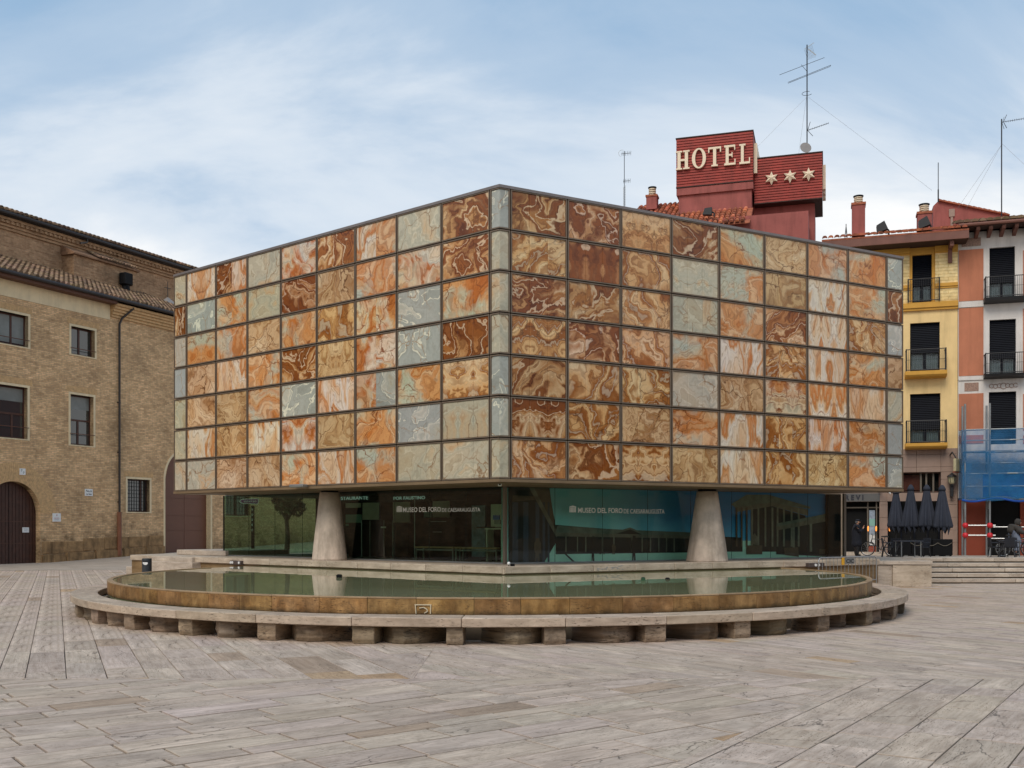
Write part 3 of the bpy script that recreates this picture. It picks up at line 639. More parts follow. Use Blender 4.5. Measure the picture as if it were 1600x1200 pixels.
# temple on the right part of the print
mu([(1142,788),(1166,773),(1200,773),(1266,792),(1264,795),(1206,786),(1148,793)], M['mu_roof'], lay=5)
mu([(1148,793),(1206,785),(1262,796),(1262,806),(1206,791),(1150,800)], M['mu_beam'], lay=6)
mu([(1174,795),(1206,791),(1258,806),(1258,862),(1174,862)], M['mu_dark'], lay=4)
for x in (1150, 1158, 1166, 1174, 1184, 1195, 1206, 1214, 1224, 1236, 1247):
    mu([(x-1.4,793),(x+1.4,793),(x+1.4,854),(x-1.4,854)], M['mu_col' if x > 1170 else 'mu_brown'], lay=7)
mu([(1212,820),(1304,806),(1304,870),(1212,866)], M['mu_dark'], lay=6)
mu([(1212,822),(1304,803),(1304,812),(1212,829)], M['mu_beam'], lay=8); mu([(1212,818),(1304,800),(1304,804),(1212,823)], M['mu_roof'], lay=9)
for x in (1239, 1266, 1297): mu([(x-1.8,818),(x+1.8,818),(x+1.8,862),(x-1.8,862)], M['mu_col'], lay=8)
mu([(1165,852),(1190,852),(1190,866),(1165,866)], M['mu_brown'], lay=8); mu([(1224,856),(1246,855),(1247,870),(1225,867)], M['mu_brown'], lay=9); mu([(1279,858),(1297,858),(1297,866),(1279,866)], M['mu_brown'], lay=9)
mu([(1172,850),(1174,838),(1178,833),(1182,839),(1184,852)], M['mu_beam'], lay=9)
def fig(x, y0, y1, w, lay=8, mat='mu_dark'):
    h = y1-y0
    mu([(x-w*.25,y0),(x+w*.25,y0),(x+w*.28,y0+h*.12),(x+w*.5,y0+h*.2),(x+w*.5,y0+h*.65),(x+w*.2,y0+h*.68),(x+w*.3,y1),(x-w*.05,y1),(x,y0+h*.75),(x-w*.25,y1),(x-w*.4,y1),(x-w*.3,y0+h*.66),(x-w*.5,y0+h*.5),(x-w*.45,y0+h*.2),(x-w*.27,y0+h*.12)], M[mat], 'printed_figure', lay)
fig(926,838,877,6); fig(990,837,877,8); fig(937,851,866,4); fig(943,851,866,3); fig(958,850,866,6, 8, 'mu_brown'); fig(821,839,877,6, 8, 'mu_blue'); fig(839,841,877,11, 9, 'mu_brown')
mu([(880,864),(883,864),(898,879),(894,879)], M['mu_dark'], lay=3)
mu([(1304,770),(1318,770),(1318,872),(1304,872)], M['mu_dark'], lay=10)
MB().box(GRL-.62, GRL-.02, 0.10, MUOFF-.06, MZ+.01, 3.14).build('dark_end_panel', M['int_dark'], mus, lx_(Gr, 0), Gr.rz)
# ---- lettering and logo on the glass
def logo(fr, px0, px1, py0, py1, par):
    (a, _), (b_, _) = fr.sz(px0, py0), fr.sz(px1, py1); pm = (px0+px1)/2; z1 = fr.sz(pm, py0)[1]; z0 = fr.sz(pm, py1)[1]
    w, h = b_-a, z1-z0; mb = MB(); y0, y1 = -0.012, -0.004
    mb.prism([(0,h*.80),(w,h*.80),(w,h*.86),(w*.5,h),(0,h*.86)], y0, y1); mb.box(0, w, y0, y1, h*.72, h*.77)
    for i in range(5): mb.box(w*(.02+.2*i), w*(.15+.2*i), y0, y1, 0, h*.70)
    x, y, _ = lx_(fr, a); return mb.build('temple_logo', M['letter_white'], par, (x, y, z0), fr.rz)
def gtext(fr, txt, px0, px1, py0, py1, bold):
    (a, _), (b_, _) = fr.sz(px0, py0), fr.sz(px1, py1); pm = (px0+px1)/2; z1 = fr.sz(pm, py0)[1]; z0 = fr.sz(pm, py1)[1]
    x, y, _ = lx_(fr, a, -0.008); return inst('lettering', text_mesh(txt, M['letter_white'], b_-a, z1-z0, 0.002, bold), mus, (x, y, z0), fr.rz)
logo(Gl, 620, 628.5, 790.5, 800, mus); gtext(Gl, 'MUSEO DEL FORO', 630, 689, 792.5, 800, 0.012); gtext(Gl, 'DE CAESARAUGUSTA', 691, 750.5, 793.5, 799.5, 0.0)
logo(Gr, 889.5, 900, 790, 800.5, mus); gtext(Gr, 'MUSEO DEL FORO', 903, 972.5, 793.5, 801.5, 0.012); gtext(Gr, 'DE CAESARAUGUSTA', 974.5, 1038, 795.5, 802.5, 0.0)
# ---- leaning concrete cones under the cube
def cone(px, d, rb, rt, top):
    x, y, _ = at(px, 800, d)
    rw = random.Random(px)
    prof = [(rb, MZ-.0), (rb*.985, MZ+.05)]+[(rb+(rt-rb)*k, MZ+(top-MZ)*k) for k in (.12,.25,.4,.55,.7,.85,1.0)]
    ph = [rw.uniform(0, 6) for _ in range(3)]
    o = MB().lathe(prof, 40, (x-MX, y-MY, 0), wob=lambda t, z: 1+.008*math.sin(3*t+ph[0]+z*2)+.005*math.sin(7*t+ph[1])).build('cone_column', M['cone'], mus, smooth=True)
    MB().lathe([(rt*.86, top), (rt*.86, 3.154)], 24, (x-MX, y-MY, 0)).build('column_head', M['black'], o)
M['cone'] = plain('cone', (0.56,0.455,0.37), 0.8, 0, 0.42, 1.3, 0.7, 14, dirt=0.75)
cone(515, 32.4, .555, .315, 3.10); cone(1105, 31.1, .635, .315, 3.085)
# ---- small fittings under the cube
sc = thing('security_camera', 'small white security camera hanging under the corner of the cube', 'camera', tuple(at(781, 756, 27.3)))
z_ = 3.154-sc.location.z
MB().tube((0,0,z_), (0,0,.02), .018).build('mount', M['white'], sc); MB().box(-.05,.05,-.12,.08,-.06,.03).build('housing', M['white'], sc, bevel=.012); MB().tube((0,-.12,-.015),(0,-.15,-.015),.03).build('lens', M['black'], sc)
x, y = Fl.w(Fl.hit(478)[0], -0.3)
fl_ = thing('floodlight', 'flat grey floodlight hanging below the left face of the onyx cube', 'floodlight', (x, y, 3.25), Fl.rz)
MB().box(-.32,.32,-.10,.12,-.03,.06).build('housing', M['galv'], fl_, bevel=.015); MB().box(.20,.24,.05,.30,-.01,.03).build('arm', M['darkmetal'], fl_)
# ---- the platform the museum stands on
M['plinth'] = travertine('plinth', (0.58,0.48,0.375,1), (0.49,0.395,0.30,1), (0.33,0.265,0.20,1), stretch=(1.0, 5.0), pits=0.9, stain=0.35, stcol=(0.17,0.12,0.07,1), tint=False, bump=0.4)
M['plinth_wet'] = travertine('plinth_wet', (0.30,0.20,0.10,1), (0.24,0.15,0.07,1), (0.15,0.09,0.04,1), stretch=(1.0, 5.0), stain=0.5, stcol=(0.09,0.05,0.02,1), tint=False)
Pr = Frame(-0.22, 27.06, *Fr.u); Pl0 = Frame(-0.22, 27.06, -lx, -ly)
tr_ = Pr.hit(1372)[0]; tL = Pl0.hit(206)[0]
plat = thing('museum_platform', 'pale travertine platform under the glass storey with stepped left end', 'platform', (0, 0, 0))
cR = Pr.w(tr_); cL = Pl0.w(tL)
poly = [(-0.22, 27.06), cR, Gr.w(GRL+1.1, .4), Gr.w(GRL+1.1, 16), (2, 56), (cL[0]+2.2, cL[1]+8), cL]
MB().prismz(poly, 0.0, MZ-.205).build('lower_course', M['plinth_wet'], plat)
poly2 = [(p[0]+(0.0), p[1]-0.05) if i in (0, 1, len(poly)-1) else p for i, p in enumerate(poly)]
MB().prismz(poly2, MZ-.20, MZ-.004).build('bed', M['plinth'], plat)
# edge stones with open joints
for fr, t0, t1 in ((Pr, 0.0, tr_), (Pl0, tL, 0.0)):
    n = max(1, round((t1-t0)/1.45))
    for i in range(n):
        a, b_ = t0+(t1-t0)*i/n, t0+(t1-t0)*(i+1)/n
        x, y = fr.w(0)
        MB().box(a+.006, b_-.006, -.075, .55, MZ-.19, MZ+random.uniform(-.002,.003)).build('edge_stone', M['plinth'], plat, (x, y, 0), fr.rz, bevel=.012)
# left end steps of the platform
stp = thing('stone_steps', 'low pale stone steps at the left end of the museum platform beside the dark bin', 'steps', (0, 0, 0))
def plbox(px0, px1, off0, off1, z0, z1, name='step'):
    fr = Pl0.off(off0); a = fr.hit(px0)[0]; b_ = fr.hit(px1)[0]; x, y = Pl0.w(0)
    return MB().box(a, b_, off0, off1, z0, z1).build(name, M['stone_light'], stp, (x, y, 0), Pl0.rz, bevel=.012)
plbox(276, 352, 1.3, 4.2, MZ+.002, 1.15); plbox(236, 300, -.2, 5.0, 0, .945); plbox(222, 300, -.35, 5.0, 0, .77)
plbox(207, 246, .9, 5.2, 0, .64); plbox(197, 246, 0.7, 5.4, 0, .47)
# ================================================================== FOUNTAIN
M['bench_stone'] = travertine('bench_stone', (0.58,0.455,0.345,1), (0.49,0.375,0.28,1), (0.32,0.235,0.17,1), stretch=(1.0, 5.0), pits=1.0, stain=0.38, stcol=(0.15,0.11,0.08,1), bump=0.45, mottle=0.2)
M['basin_stone'] = travertine('basin_stone', (0.42,0.24,0.095,1), (0.30,0.155,0.052,1), (0.14,0.064,0.02,1), stretch=(1.8, 1.5), pits=1.0, stain=0.8, stcol=(0.12,0.055,0.016,1), vertical=True, bump=0.5, wet=0.42, mottle=0.5, cracks=0.5)
M['rim_stone'] = travertine('rim_stone', (0.40,0.28,0.16,1), (0.32,0.21,0.11,1), (0.2,0.12,0.055,1), stretch=(1.0, 3.0), stain=0.4, stcol=(0.16,0.09,0.035,1))
M['rubble'] = travertine('rubble', (0.38,0.285,0.195,1), (0.27,0.195,0.125,1), (0.11,0.073,0.045,1), stretch=(1.0, 6.0), pits=1.0, stain=0.6, stcol=(0.045,0.032,0.02,1), bump=0.8, mottle=0.5)
def water_mat():
    m, nt, b = newmat('pool_water')
    tc = N(nt, 'ShaderNodeTexCoord'); n = N(nt, 'ShaderNodeTexNoise', {'Vector': tc.outputs['Object'], 'Scale': 0.35, 'Detail': 4.0})
    nt.links.new(ramp(nt, n.outputs[0], [(0.3, (0.20,0.205,0.10)), (0.7, (0.26,0.27,0.155))]), b.inputs['Base Color'])
    b.inputs['Roughness'].default_value = 0.015; b.inputs['IOR'].default_value = 1.33
    n2 = N(nt, 'ShaderNodeTexNoise', {'Vector': tc.outputs['Object'], 'Scale': 2.2, 'Detail': 2.0})
    bp = N(nt, 'ShaderNodeBump', {'Strength': 0.02, 'Distance': 0.02, 'Height': n2.outputs[0]}); nt.links.new(bp.outputs[0], b.inputs['Normal']); return m
M['water'] = water_mat()
HB, HR = 0.469, 0.759
wm = MB().lathe([(RB-.02, 0.40), (RB-.02, HR-.018)], 160, (FX, FY, 0)).build('pool_water', M['water'])
wm['kind'] = 'structure'
fou = thing('round_fountain', 'round travertine fountain basin with a brown stained wall, full of still green water', 'fountain', (FX, FY, 0))
def arc_block(r0, r1, a0, a1, z0, z1, n=4, uoff=0.0, jag=0.0, rg=None):
    """ring segment, uv along the arc"""
    vs = []; b = MB()
    for i in range(n+1):
        a = a0+(a1-a0)*i/n; c, s = math.cos(a), math.sin(a)
        for (r, z) in ((r0, z0), (r1, z0), (r1, z1), (r0, z1)): vs.append((r*c, r*s, z))
    fs = []
    for i in range(n):
        for k in range(4): fs.append((i*4+k, i*4+(k+1) % 4, (i+1)*4+(k+1) % 4, (i+1)*4+k))
    fs += [(3, 2, 1, 0), (n*4, n*4+1, n*4+2, n*4+3)]
    return b.add(vs, fs)
def arcuv(rm, uo, vo=0.0):
    def f(p, n):
        a = math.atan2(p.y, p.x); a = a if a < R(100) else a-2*math.pi
        return (a*rm+uo, (p.z if abs(n.z) < .7 else math.hypot(p.x, p.y))+vo)
    return f
# angles: -90 faces the camera
def visible_arc(px): return px
rg = random.Random(5)
A0, A1 = -204.0, 24.0
bj = [A0]
while bj[-1] < A1-3: bj.append(bj[-1]+10.0+rg.uniform(-.5, .5))
for a, b_ in zip(bj, bj[1:]):
    g = 0.0045/RO
    me = arc_block(RI, RO, R(a)+g, R(b_)-g, HB-.158, HB+rg.uniform(-.003,.003), 10).mesh('bench_slab', M['bench_stone'], bevel=.012, uvf=arcuv(RO, rg.uniform(0, 50), rg.uniform(0, 9)))
    k = rg.gauss(1, .05); tint_layer(me, (k, k*rg.gauss(1,.01), k*rg.gauss(1,.02), 1)); inst('bench_slab', me, fou)
# upright stones under every joint, rough blocks between
def stone_mesh(w, d, h, ridge, rr, name):
    """block with an optional prow: width along x, front at -y"""
    pts = [(-w/2, 0), (-w*.18, -d*.92-ridge*.7), (0.0+rr.uniform(-.05, .05)*w, -d-ridge), (w*.2, -d*.9-ridge*.65), (w/2, -0.02)] if ridge else [(-w/2, 0), (-w/2, -d), (w/2, -d), (w/2, 0)]
    b = MB(); n = len(pts); lv = 4; vs = []
    for j in range(lv+1):
        z = h*j/lv
        for (x, y) in pts:
            q = .022 if ridge else .006
            k = 1.0 if j < lv else 1.0
            vs.append((x*k+rr.uniform(-q, q), y+rr.uniform(-q, q)+(0.03 if j == 0 else 0), z))
    fs = []
    for j in range(lv):
        for i in range(n): fs.append((j*n+i, j*n+(i+1) % n, (j+1)*n+(i+1) % n, (j+1)*n+i))
    fs += [tuple(range(n-1, -1, -1)), tuple(lv*n+i for i in range(n))]
    b.add(vs, fs); ou = rr.uniform(0, 50)
    me = b.mesh(name, M['rubble'], bevel=.012, uvf=lambda p, nn: (p.x+p.y*.6+ou, p.z*1.0+ou))
    k = rr.gauss(1.0 if not ridge else .8, .10); tint_layer(me, (k, k*rr.gauss(1,.02), k*rr.gauss(1,.04), 1)); return me
hs = HB-.16
for i, (a, b_) in enumerate(zip(bj, bj[1:])):
    w = rg.uniform(.28, .42); aa = R(a)+(w*.5-.02)/RO*(1 if a > -92 else -1)*-1*(-1 if a > -60 else 1)
    inst('upright_stone', stone_mesh(w, .62, hs, 0, rg, 'upright_stone'), fou, ((9.83)*math.cos(aa), (9.83)*math.sin(aa), 0), aa+R(90))
    am = R((a+b_)/2)+rg.uniform(-.008, .008); wr = rg.uniform(1.15, 1.38)
    if rg.random() < .3:
        for q in (-1, 1):
            aq = am+q*.34/RO; inst('rough_block', stone_mesh(.66, .36, hs-.012, .09, rg, 'rough_block'), fou, (9.79*math.cos(aq), 9.79*math.sin(aq), 0), aq+R(90))
    else: inst('rough_block', stone_mesh(wr, .40, hs-.012, .21, rg, 'rough_block'), fou, (9.79*math.cos(am), 9.79*math.sin(am), 0), am+R(90))
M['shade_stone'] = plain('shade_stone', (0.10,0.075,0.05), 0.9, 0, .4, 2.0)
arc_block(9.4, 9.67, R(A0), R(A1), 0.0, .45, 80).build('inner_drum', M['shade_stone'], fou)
# basin wall blocks
a = A0; uo = 0
while a < A1:
    da = 5.2+rg.uniform(-.9, .9); g = .003/RB
    me = arc_block(RB-.13, RB, R(a)+g, R(a+da)-g, .45, HR-.03, 6).mesh('basin_block', M['basin_stone'], bevel=.006, uvf=arcuv(RB, rg.uniform(0, 60)))
    k = rg.gauss(1, .10); tint_layer(me, (k, k*rg.gauss(1,.03), k*rg.gauss(1,.05), 1)); inst('basin_block', me, fou)
    me = arc_block(RB-.13, RB+.004, R(a)+g*.5, R(a+da)-g*.5, HR-.03, HR, 6).mesh('basin_rim', M['rim_stone'], bevel=.008, uvf=arcuv(RB, rg.uniform(0, 60)))
    tint_layer(me, (k, k, k*1.05, 1)); inst('basin_rim', me, fou)
    a += da
# chalk mark on the basin wall and small covers standing in the water
M['chalk'] = plain('chalk', (0.62,0.52,0.36), 0.9)
def on_wall(px, z):
    r = (px-800)/FPX; aq = 1+r*r; bq = -2*(r*FX+FY); cq = FX*FX+FY*FY-(RB+.012)**2
    y = (-bq-math.sqrt(bq*bq-4*aq*cq))/(2*aq); return Vector((r*y-FX, y-FY, z))
def wz(py): return EYE+(HOR-py)/FPX*on_wall(660, 0).y+ (HOR-py)/FPX*FY
ck = MB()
q = lambda px, py: on_wall(px, wz(py))
for pts in ([(648, 945), (674, 945)], [(649, 945), (650, 959)], [(673, 945), (672.5, 959)], [(655, 950), (662, 949), (667, 952), (668, 955), (663, 958)]):
    ck.path([q(*p) for p in pts], .012, 4)
ck.build('chalk_drawing', M['chalk'], fou)
M['scrawl'] = plain('scrawl', (0.26,0.27,0.29), 0.9)
sc_ = MB(); x0 = Pr.hit(927)[0]; s_ = Pr.hit(970)[0]-x0
rw = random.Random(4)
for k in range(2):
    cx = x0+s_*(.25+.55*k)
    for j in range(7):
        px = cx+rw.uniform(-.2, .2)*s_; pz = .87+rw.uniform(-.05, .05)
        sc_.path([(px, -.08, pz), (px+rw.uniform(-.06,.06), -.08, pz+rw.uniform(-.04,.04)), (px+rw.uniform(-.08,.1), -.08, pz+rw.uniform(-.03,.03))], .006, 4)
sc_.build('pen_scrawl', M['scrawl'], plat, (*Pr.w(0), 0), Pr.rz)['kind'] = 'stuff'
M['green_box'] = plain('green_box', (0.02,0.07,0.03), 0.5)
for (px, py, w, h, mt, lb) in ((530, 899, .13, .07, 'black', 'small black grate standing in the pool by the left cone'), (1005, 904, .09, .075, 'green_box', 'small dark green box standing in the pool, left of the right cone'), (1043, 902, .10, .035, 'black', 'small flat black grate lying in the pool near the right cone')):
    d = 1600*(EYE-.745)/(py+3-HOR); p = at(px, py, d)
    o = thing('pool_fitting', lb, 'pool fitting', (p.x, p.y, .72)); MB().box(-w/2, w/2, -w/2, w/2, 0, h+.02).build('housing', M[mt], o, bevel=.008); MB().box(-w*.35, w*.35, -w*.35, w*.35, h+.02, h+.03).build('lid', M['darkmetal'], o)
# flood lamps on the platform
def lampbox(px, d, z, w, label, rz, ndisc):
    x, y, _ = at(px, 800, d); o = thing('floodlight', label, 'floodlight', (x, y, z), rz)
    MB().box(-w/2, w/2, -.10, .10, 0, .135).build('housing', M['lampbrown'], o, bevel=.012)
    for k in ndisc:
        MB().tube((k*w, -.101, .07), (k*w, -.125, .07), .042, 14).build('lens', M['white'], o)
M['lampbrown'] = plain('lampbrown', (0.075,0.055,0.05), 0.5)
x, y = Pl0.w(Pl0.hit(371)[0], -.18)
lampbox(371, y, .75, .62, 'long dark floodlight box with two white lenses at the left edge of the pool', Pl0.rz, (-.36, -.2, .38))
x, y = Pr.w(Pr.hit(1273)[0], -.2)
lampbox(1273, y, .75, .66, 'long dark floodlight box at the right edge of the pool beside the crowd barrier', Pr.rz, (-.1, .1))
p = at(795, 879, 27.3); o = thing('spotlight', 'small round white spotlight at the corner of the platform', 'spotlight', (p.x, p.y, MZ)); MB().ball((0,0,.075), .045, 12).build('head', M['white'], o); MB().tube((0,0,0), (0,0,.04), .015).build('foot', M['darkmetal'], o); MB().box(.04,.16,-.05,.05,0,.07).build('ballast', M['black'], o, bevel=.01)
# litter bin
p = at(229.5, 880, 33.0)
o = thing('litter_bin', 'dark grey cylindrical litter bin with a pale crescent opening, left of the pool', 'bin', (p.x, p.y, 0))
M['bin'] = plain('bin', (0.035,0.042,0.05), 0.45, 0.2)
MB().lathe([(.15, 0), (.152, .02), (.152, .97), (.145, 1.0), (.14, 1.0), (.14, .9)], 28).build('body', M['bin'], o, smooth=False)
bag = MB().prism([(-.075, .84), (-.03, .80), (.03, .79), (.085, .83), (.075, .88), (-.08, .885)], -.158, -.145); bag.build('bag', M['white'], o)
MB().prism([(-.09, .88), (.08, .885), (.05, .92), (-.05, .92)], -.156, -.145).build('opening', M['black'], o)
# crowd barrier with a hire plate
B0 = at(1279, 890, 31.4); B1 = at(1369.5, 890, 33.4)
fb = Frame(B0.x, B0.y, B1.x-B0.x, B1.y-B0.y); Lb = math.hypot(B1.x-B0.x, B1.y-B0.y)
o = fthing('crowd_barrier', 'grey steel crowd barrier with a yellow clip, standing behind the right edge of the fountain', 'barrier', fb)
zt = 1.06
fr_ = MB(); r_ = .12
pts = [(0,0,.0), (0,0,zt-r_)]+[(r_-r_*math.cos(t), 0, zt-r_+r_*math.sin(t)) for t in (R(30), R(60), R(90))]+[(Lb-r_, 0, zt)]+[(Lb-r_+r_*math.sin(t), 0, zt-r_+r_*math.cos(t)) for t in (R(30), R(60), R(90))]+[(Lb, 0, 0)]
fr_.path(pts, .022, 8); fr_.tube((0,0,.30), (Lb,0,.30), .018); fr_.build('tube_frame', M['steel'], o)
for i in range(1, 16):
    MB().tube((Lb*i/16, 0, .30), (Lb*i/16, 0, zt), .009, 6).build('bar', M['galv'], o)
pp = MB().box(Lb*.44, Lb*.60, -.015, .015, zt-.22, zt-.03).build('hire_plate', M['galv'], o)
inst('lettering', text_mesh('CIC', M['darkmetal'], Lb*.13, .12, .002, .02), pp, (Lb*.455, -.018, zt-.185))
M['yellow'] = plain('yellow', (0.70,0.36,0.02), 0.5); MB().box(Lb*.385, Lb*.42, -.03, .03, zt-.24, zt-.01).build('clip', M['yellow'], o)
for k in (.15, .85): MB().box(Lb*k-.03, Lb*k+.03, -.28, .28, 0, .02).build('foot', M['steel'], o)
# travertine end block and the stairs to the upper plaza on the right
eb = thing('end_block', 'square travertine block closing the platform beside the wide steps', 'stone block', (12.79, 34.4, 0))
xr = at(1456, 900, 34.4).x-12.79
MB().box(0, xr, 0, 4.4, 0, .735).build('base', M['plinth'], eb, bevel=.01); MB().box(-2.2, xr+.02, -.03, 4.4, .745, .87).build('cover_slab', M['stone_light'], eb, bevel=.012)
MB().box(-2.2, -.01, .03, 4.4, 0, .73).build('side_wall', M['stone_light'], eb, bevel=.01)
ws = thing('wide_steps', 'five wide pale stone steps up to the raised plaza on the right', 'steps', (xr+12.79, 36.4, 0))
for i in range(5):
    z1 = ZT*(i+1)/5+(.0 if i < 4 else .003)
    for k in range(14):
        MB().box(k*1.9+.004, (k+1)*1.9-.004, .40*i, 2.6, z1-.156+.02, z1).build('step_block', M['stone_light'], ws, bevel=.014) if (i*14+k) >= 0 else None
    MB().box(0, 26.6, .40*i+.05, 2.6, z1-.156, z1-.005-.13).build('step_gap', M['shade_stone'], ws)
# ================================================================== BRICK BUILDING ON THE LEFT
LF = Frame(-26.2, 57.0, 0.445, 0.8955)
M['brick'] = brick('brick', S(230,192,146), S(194,156,114), S(180,154,122), 0.34, 0.098, stain=0.8)
M['brick_old'] = brick('brick_old', S(184,148,114), S(156,120,90), S(166,140,112), 0.36, 0.10, stain=0.0)
M['cream_wall'] = plain('cream_wall', S(224,204,166), 0.85, 0, .12, 1.5, dirt=.2)
M['stonebase'] = plain('stonebase', S(150,118,80), 0.9, 0, .55, 2.2, 0.8, 8, dirt=.9)
M['wood_brown'] = plain('wood_brown', S(74,42,28), 0.6, 0, .35, 4)
M['door_wood'] = plain('door_wood', S(66,36,24), 0.55, 0, .4, 3)
M['gate_brown'] = plain('gate_brown', S(110,70,52), 0.55, 0, .10, 1.2)
M['pipe'] = plain('pipe', (0.03,0.022,0.018), 0.5); M['copper'] = plain('copper', S(122,76,52), 0.55)
M['gutter'] = plain('gutter', (0.025,0.02,0.02), 0.55); M['eave_wood'] = plain('eave_wood', S(92,58,42), 0.7)
M['tile_old'] = plain('tile_old', S(138,104,78), 0.9, 0, .55, 3.0, 0.4, 12, dirt=.5)
M['tile_field'] = plain('tile_field', S(124,102,82), 0.9, 0, .4, 3.0, 0.4, 12, dirt=.4, tint=True)
def pane_mat():
    m, nt, b = newmat('window_glass'); b.inputs['Base Color'].default_value = (0.03,0.035,0.035,1); b.inputs['Roughness'].default_value = 0.06; b.inputs['Specular IOR Level'].default_value = 1.0
    return m
M['wpane'] = pane_mat()
M['curtain'] = plain('curtain', S(150,146,138), 0.9, 0, .25, 3)
LB = fthing('brick_building', 'long ochre brick building with tiled roof and arched wooden door, left of the museum', 'building', LF)
L0, L1 = -52.0, 34.0
def lz(px, py, o=0.0): return LF.off(o).sz(px, py) if o else LF.sz(px, py)
eave_z = lz(100, 456)[1]; wall_top = eave_z-.05
# openings: (px0,px1,ytop,ybot,kind)
ops = []
def opening(px0, px1, yt, yb):
    pm = (px0+px1)/2; t0 = LF.hit(px0)[0]; t1 = LF.hit(px1)[0]; return t0, t1, lz(pm, yb)[1], lz(pm, yt)[1]
W = {
 'w1': opening(-16, 44, 488, 538), 'w2': opening(111, 148, 513, 556), 'w3': opening(-16, 43, 602, 684), 'w4': opening(110, 146, 618, 696), 'w5': opening(199, 234, 749, 800), 'w6': opening(352, 392, 745, 806),
}
dt0, dt1 = LF.hit(-24)[0], LF.hit(63)[0]; dz = lz(20, 752)[1]; dr = (dt1-dt0)/2; dsp = dz-dr
gt0, gt1 = LF.hit(258)[0], LF.hit(329)[0]; gz = lz(293, 703)[1]; gr_ = (gt1-gt0)/2; gsp = gz-gr_
# wall made of vertical strips between the openings so that each opening is a real recess
TH = 0.45
cuts = sorted(set([L0, L1]+[v for w in W.values() for v in w[:2]]+[dt0, dt1, gt0, gt1]))
wl = MB()
def holes(tm):
    h = []
    for w in W.values():
        if w[0] < tm < w[1]: h.append((w[2], w[3]))
    if dt0 < tm < dt1: h.append((-0.6, None))
    if gt0 < tm < gt1: h.append((-0.6, None))
    return sorted(h, key=lambda q: q[0])
for a, b_ in zip(cuts, cuts[1:]):
    if b_-a < 1e-6: continue
    tm = (a+b_)/2; z = -0.6
    isdoor = dt0 < tm < dt1; isgate = gt0 < tm < gt1
    if isdoor or isgate:
        c0, c1, sp, rr_ = (dt0, dt1, dsp, dr) if isdoor else (gt0, gt1, gsp, gr_)
        cm_ = (c0+c1)/2; n = 16
        prev = None
        hs_ = [h for h in holes(tm) if h[1] is not None]
        ztop = min([h[0] for h in hs_]+[wall_top])
        # spandrel over the arch
        xs = [a+(b_-a)*i/n for i in range(n+1)]
        zs = [sp+math.sqrt(max(0, rr_**2-(x-cm_)**2)) for x in xs]
        for i in range(n):
            wl.prism([(xs[i], zs[i]), (xs[i+1], zs[i+1]), (xs[i+1], ztop), (xs[i], ztop)], 0, TH)
        for h in hs_:
            nx = min([q[0] for q in hs_ if q[0] > h[1]]+[wall_top]); wl.box(a, b_, 0, TH, h[1], nx)
        continue
    for h in holes(tm):
        wl.box(a, b_, 0, TH, z, h[0]); z = h[1]
    wl.box(a, b_, 0, TH, z, wall_top)
wl.build('wall', M['brick'], LB)
MB().box(L0, L1, TH+.5, TH+.7, -0.6, wall_top).build('inner_wall', M['int_dark'], LB)
# base course of rough stones
zb_ = lambda t: max(0.0, min(1.6, t*0.043))
xb = LF.hit(66)[0]; rg2 = random.Random(9)
for (ta, tb) in ((dt1+.05, gt0-.05), (L0, dt0-.1)):
    t = ta if ta > -20 else -24
    while t < tb-.3:
        w = min(rg2.uniform(1.1, 2.2), tb-t)
        z = zb_(t)
        MB().box(t+.012, t+w-.012, -.10+rg2.uniform(-.03,.02), .05, -.3, z+.50+rg2.uniform(-.04,.04)).build('base_stone', M['stonebase'], LB, bevel=.05, seg=2)
        t += w
t = dt1+.1
while t < gt0-.3:
    w = min(rg2.uniform(1.0, 1.9), gt0-.05-t); z = zb_(t)
    MB().box(t+.008, t+w-.008, -.025+rg2.uniform(-.012,.008), .05, z+.52, z+1.22+rg2.uniform(-.1,.1)).build('base_stone', M['stonebase'], LB, bevel=.02); t += w
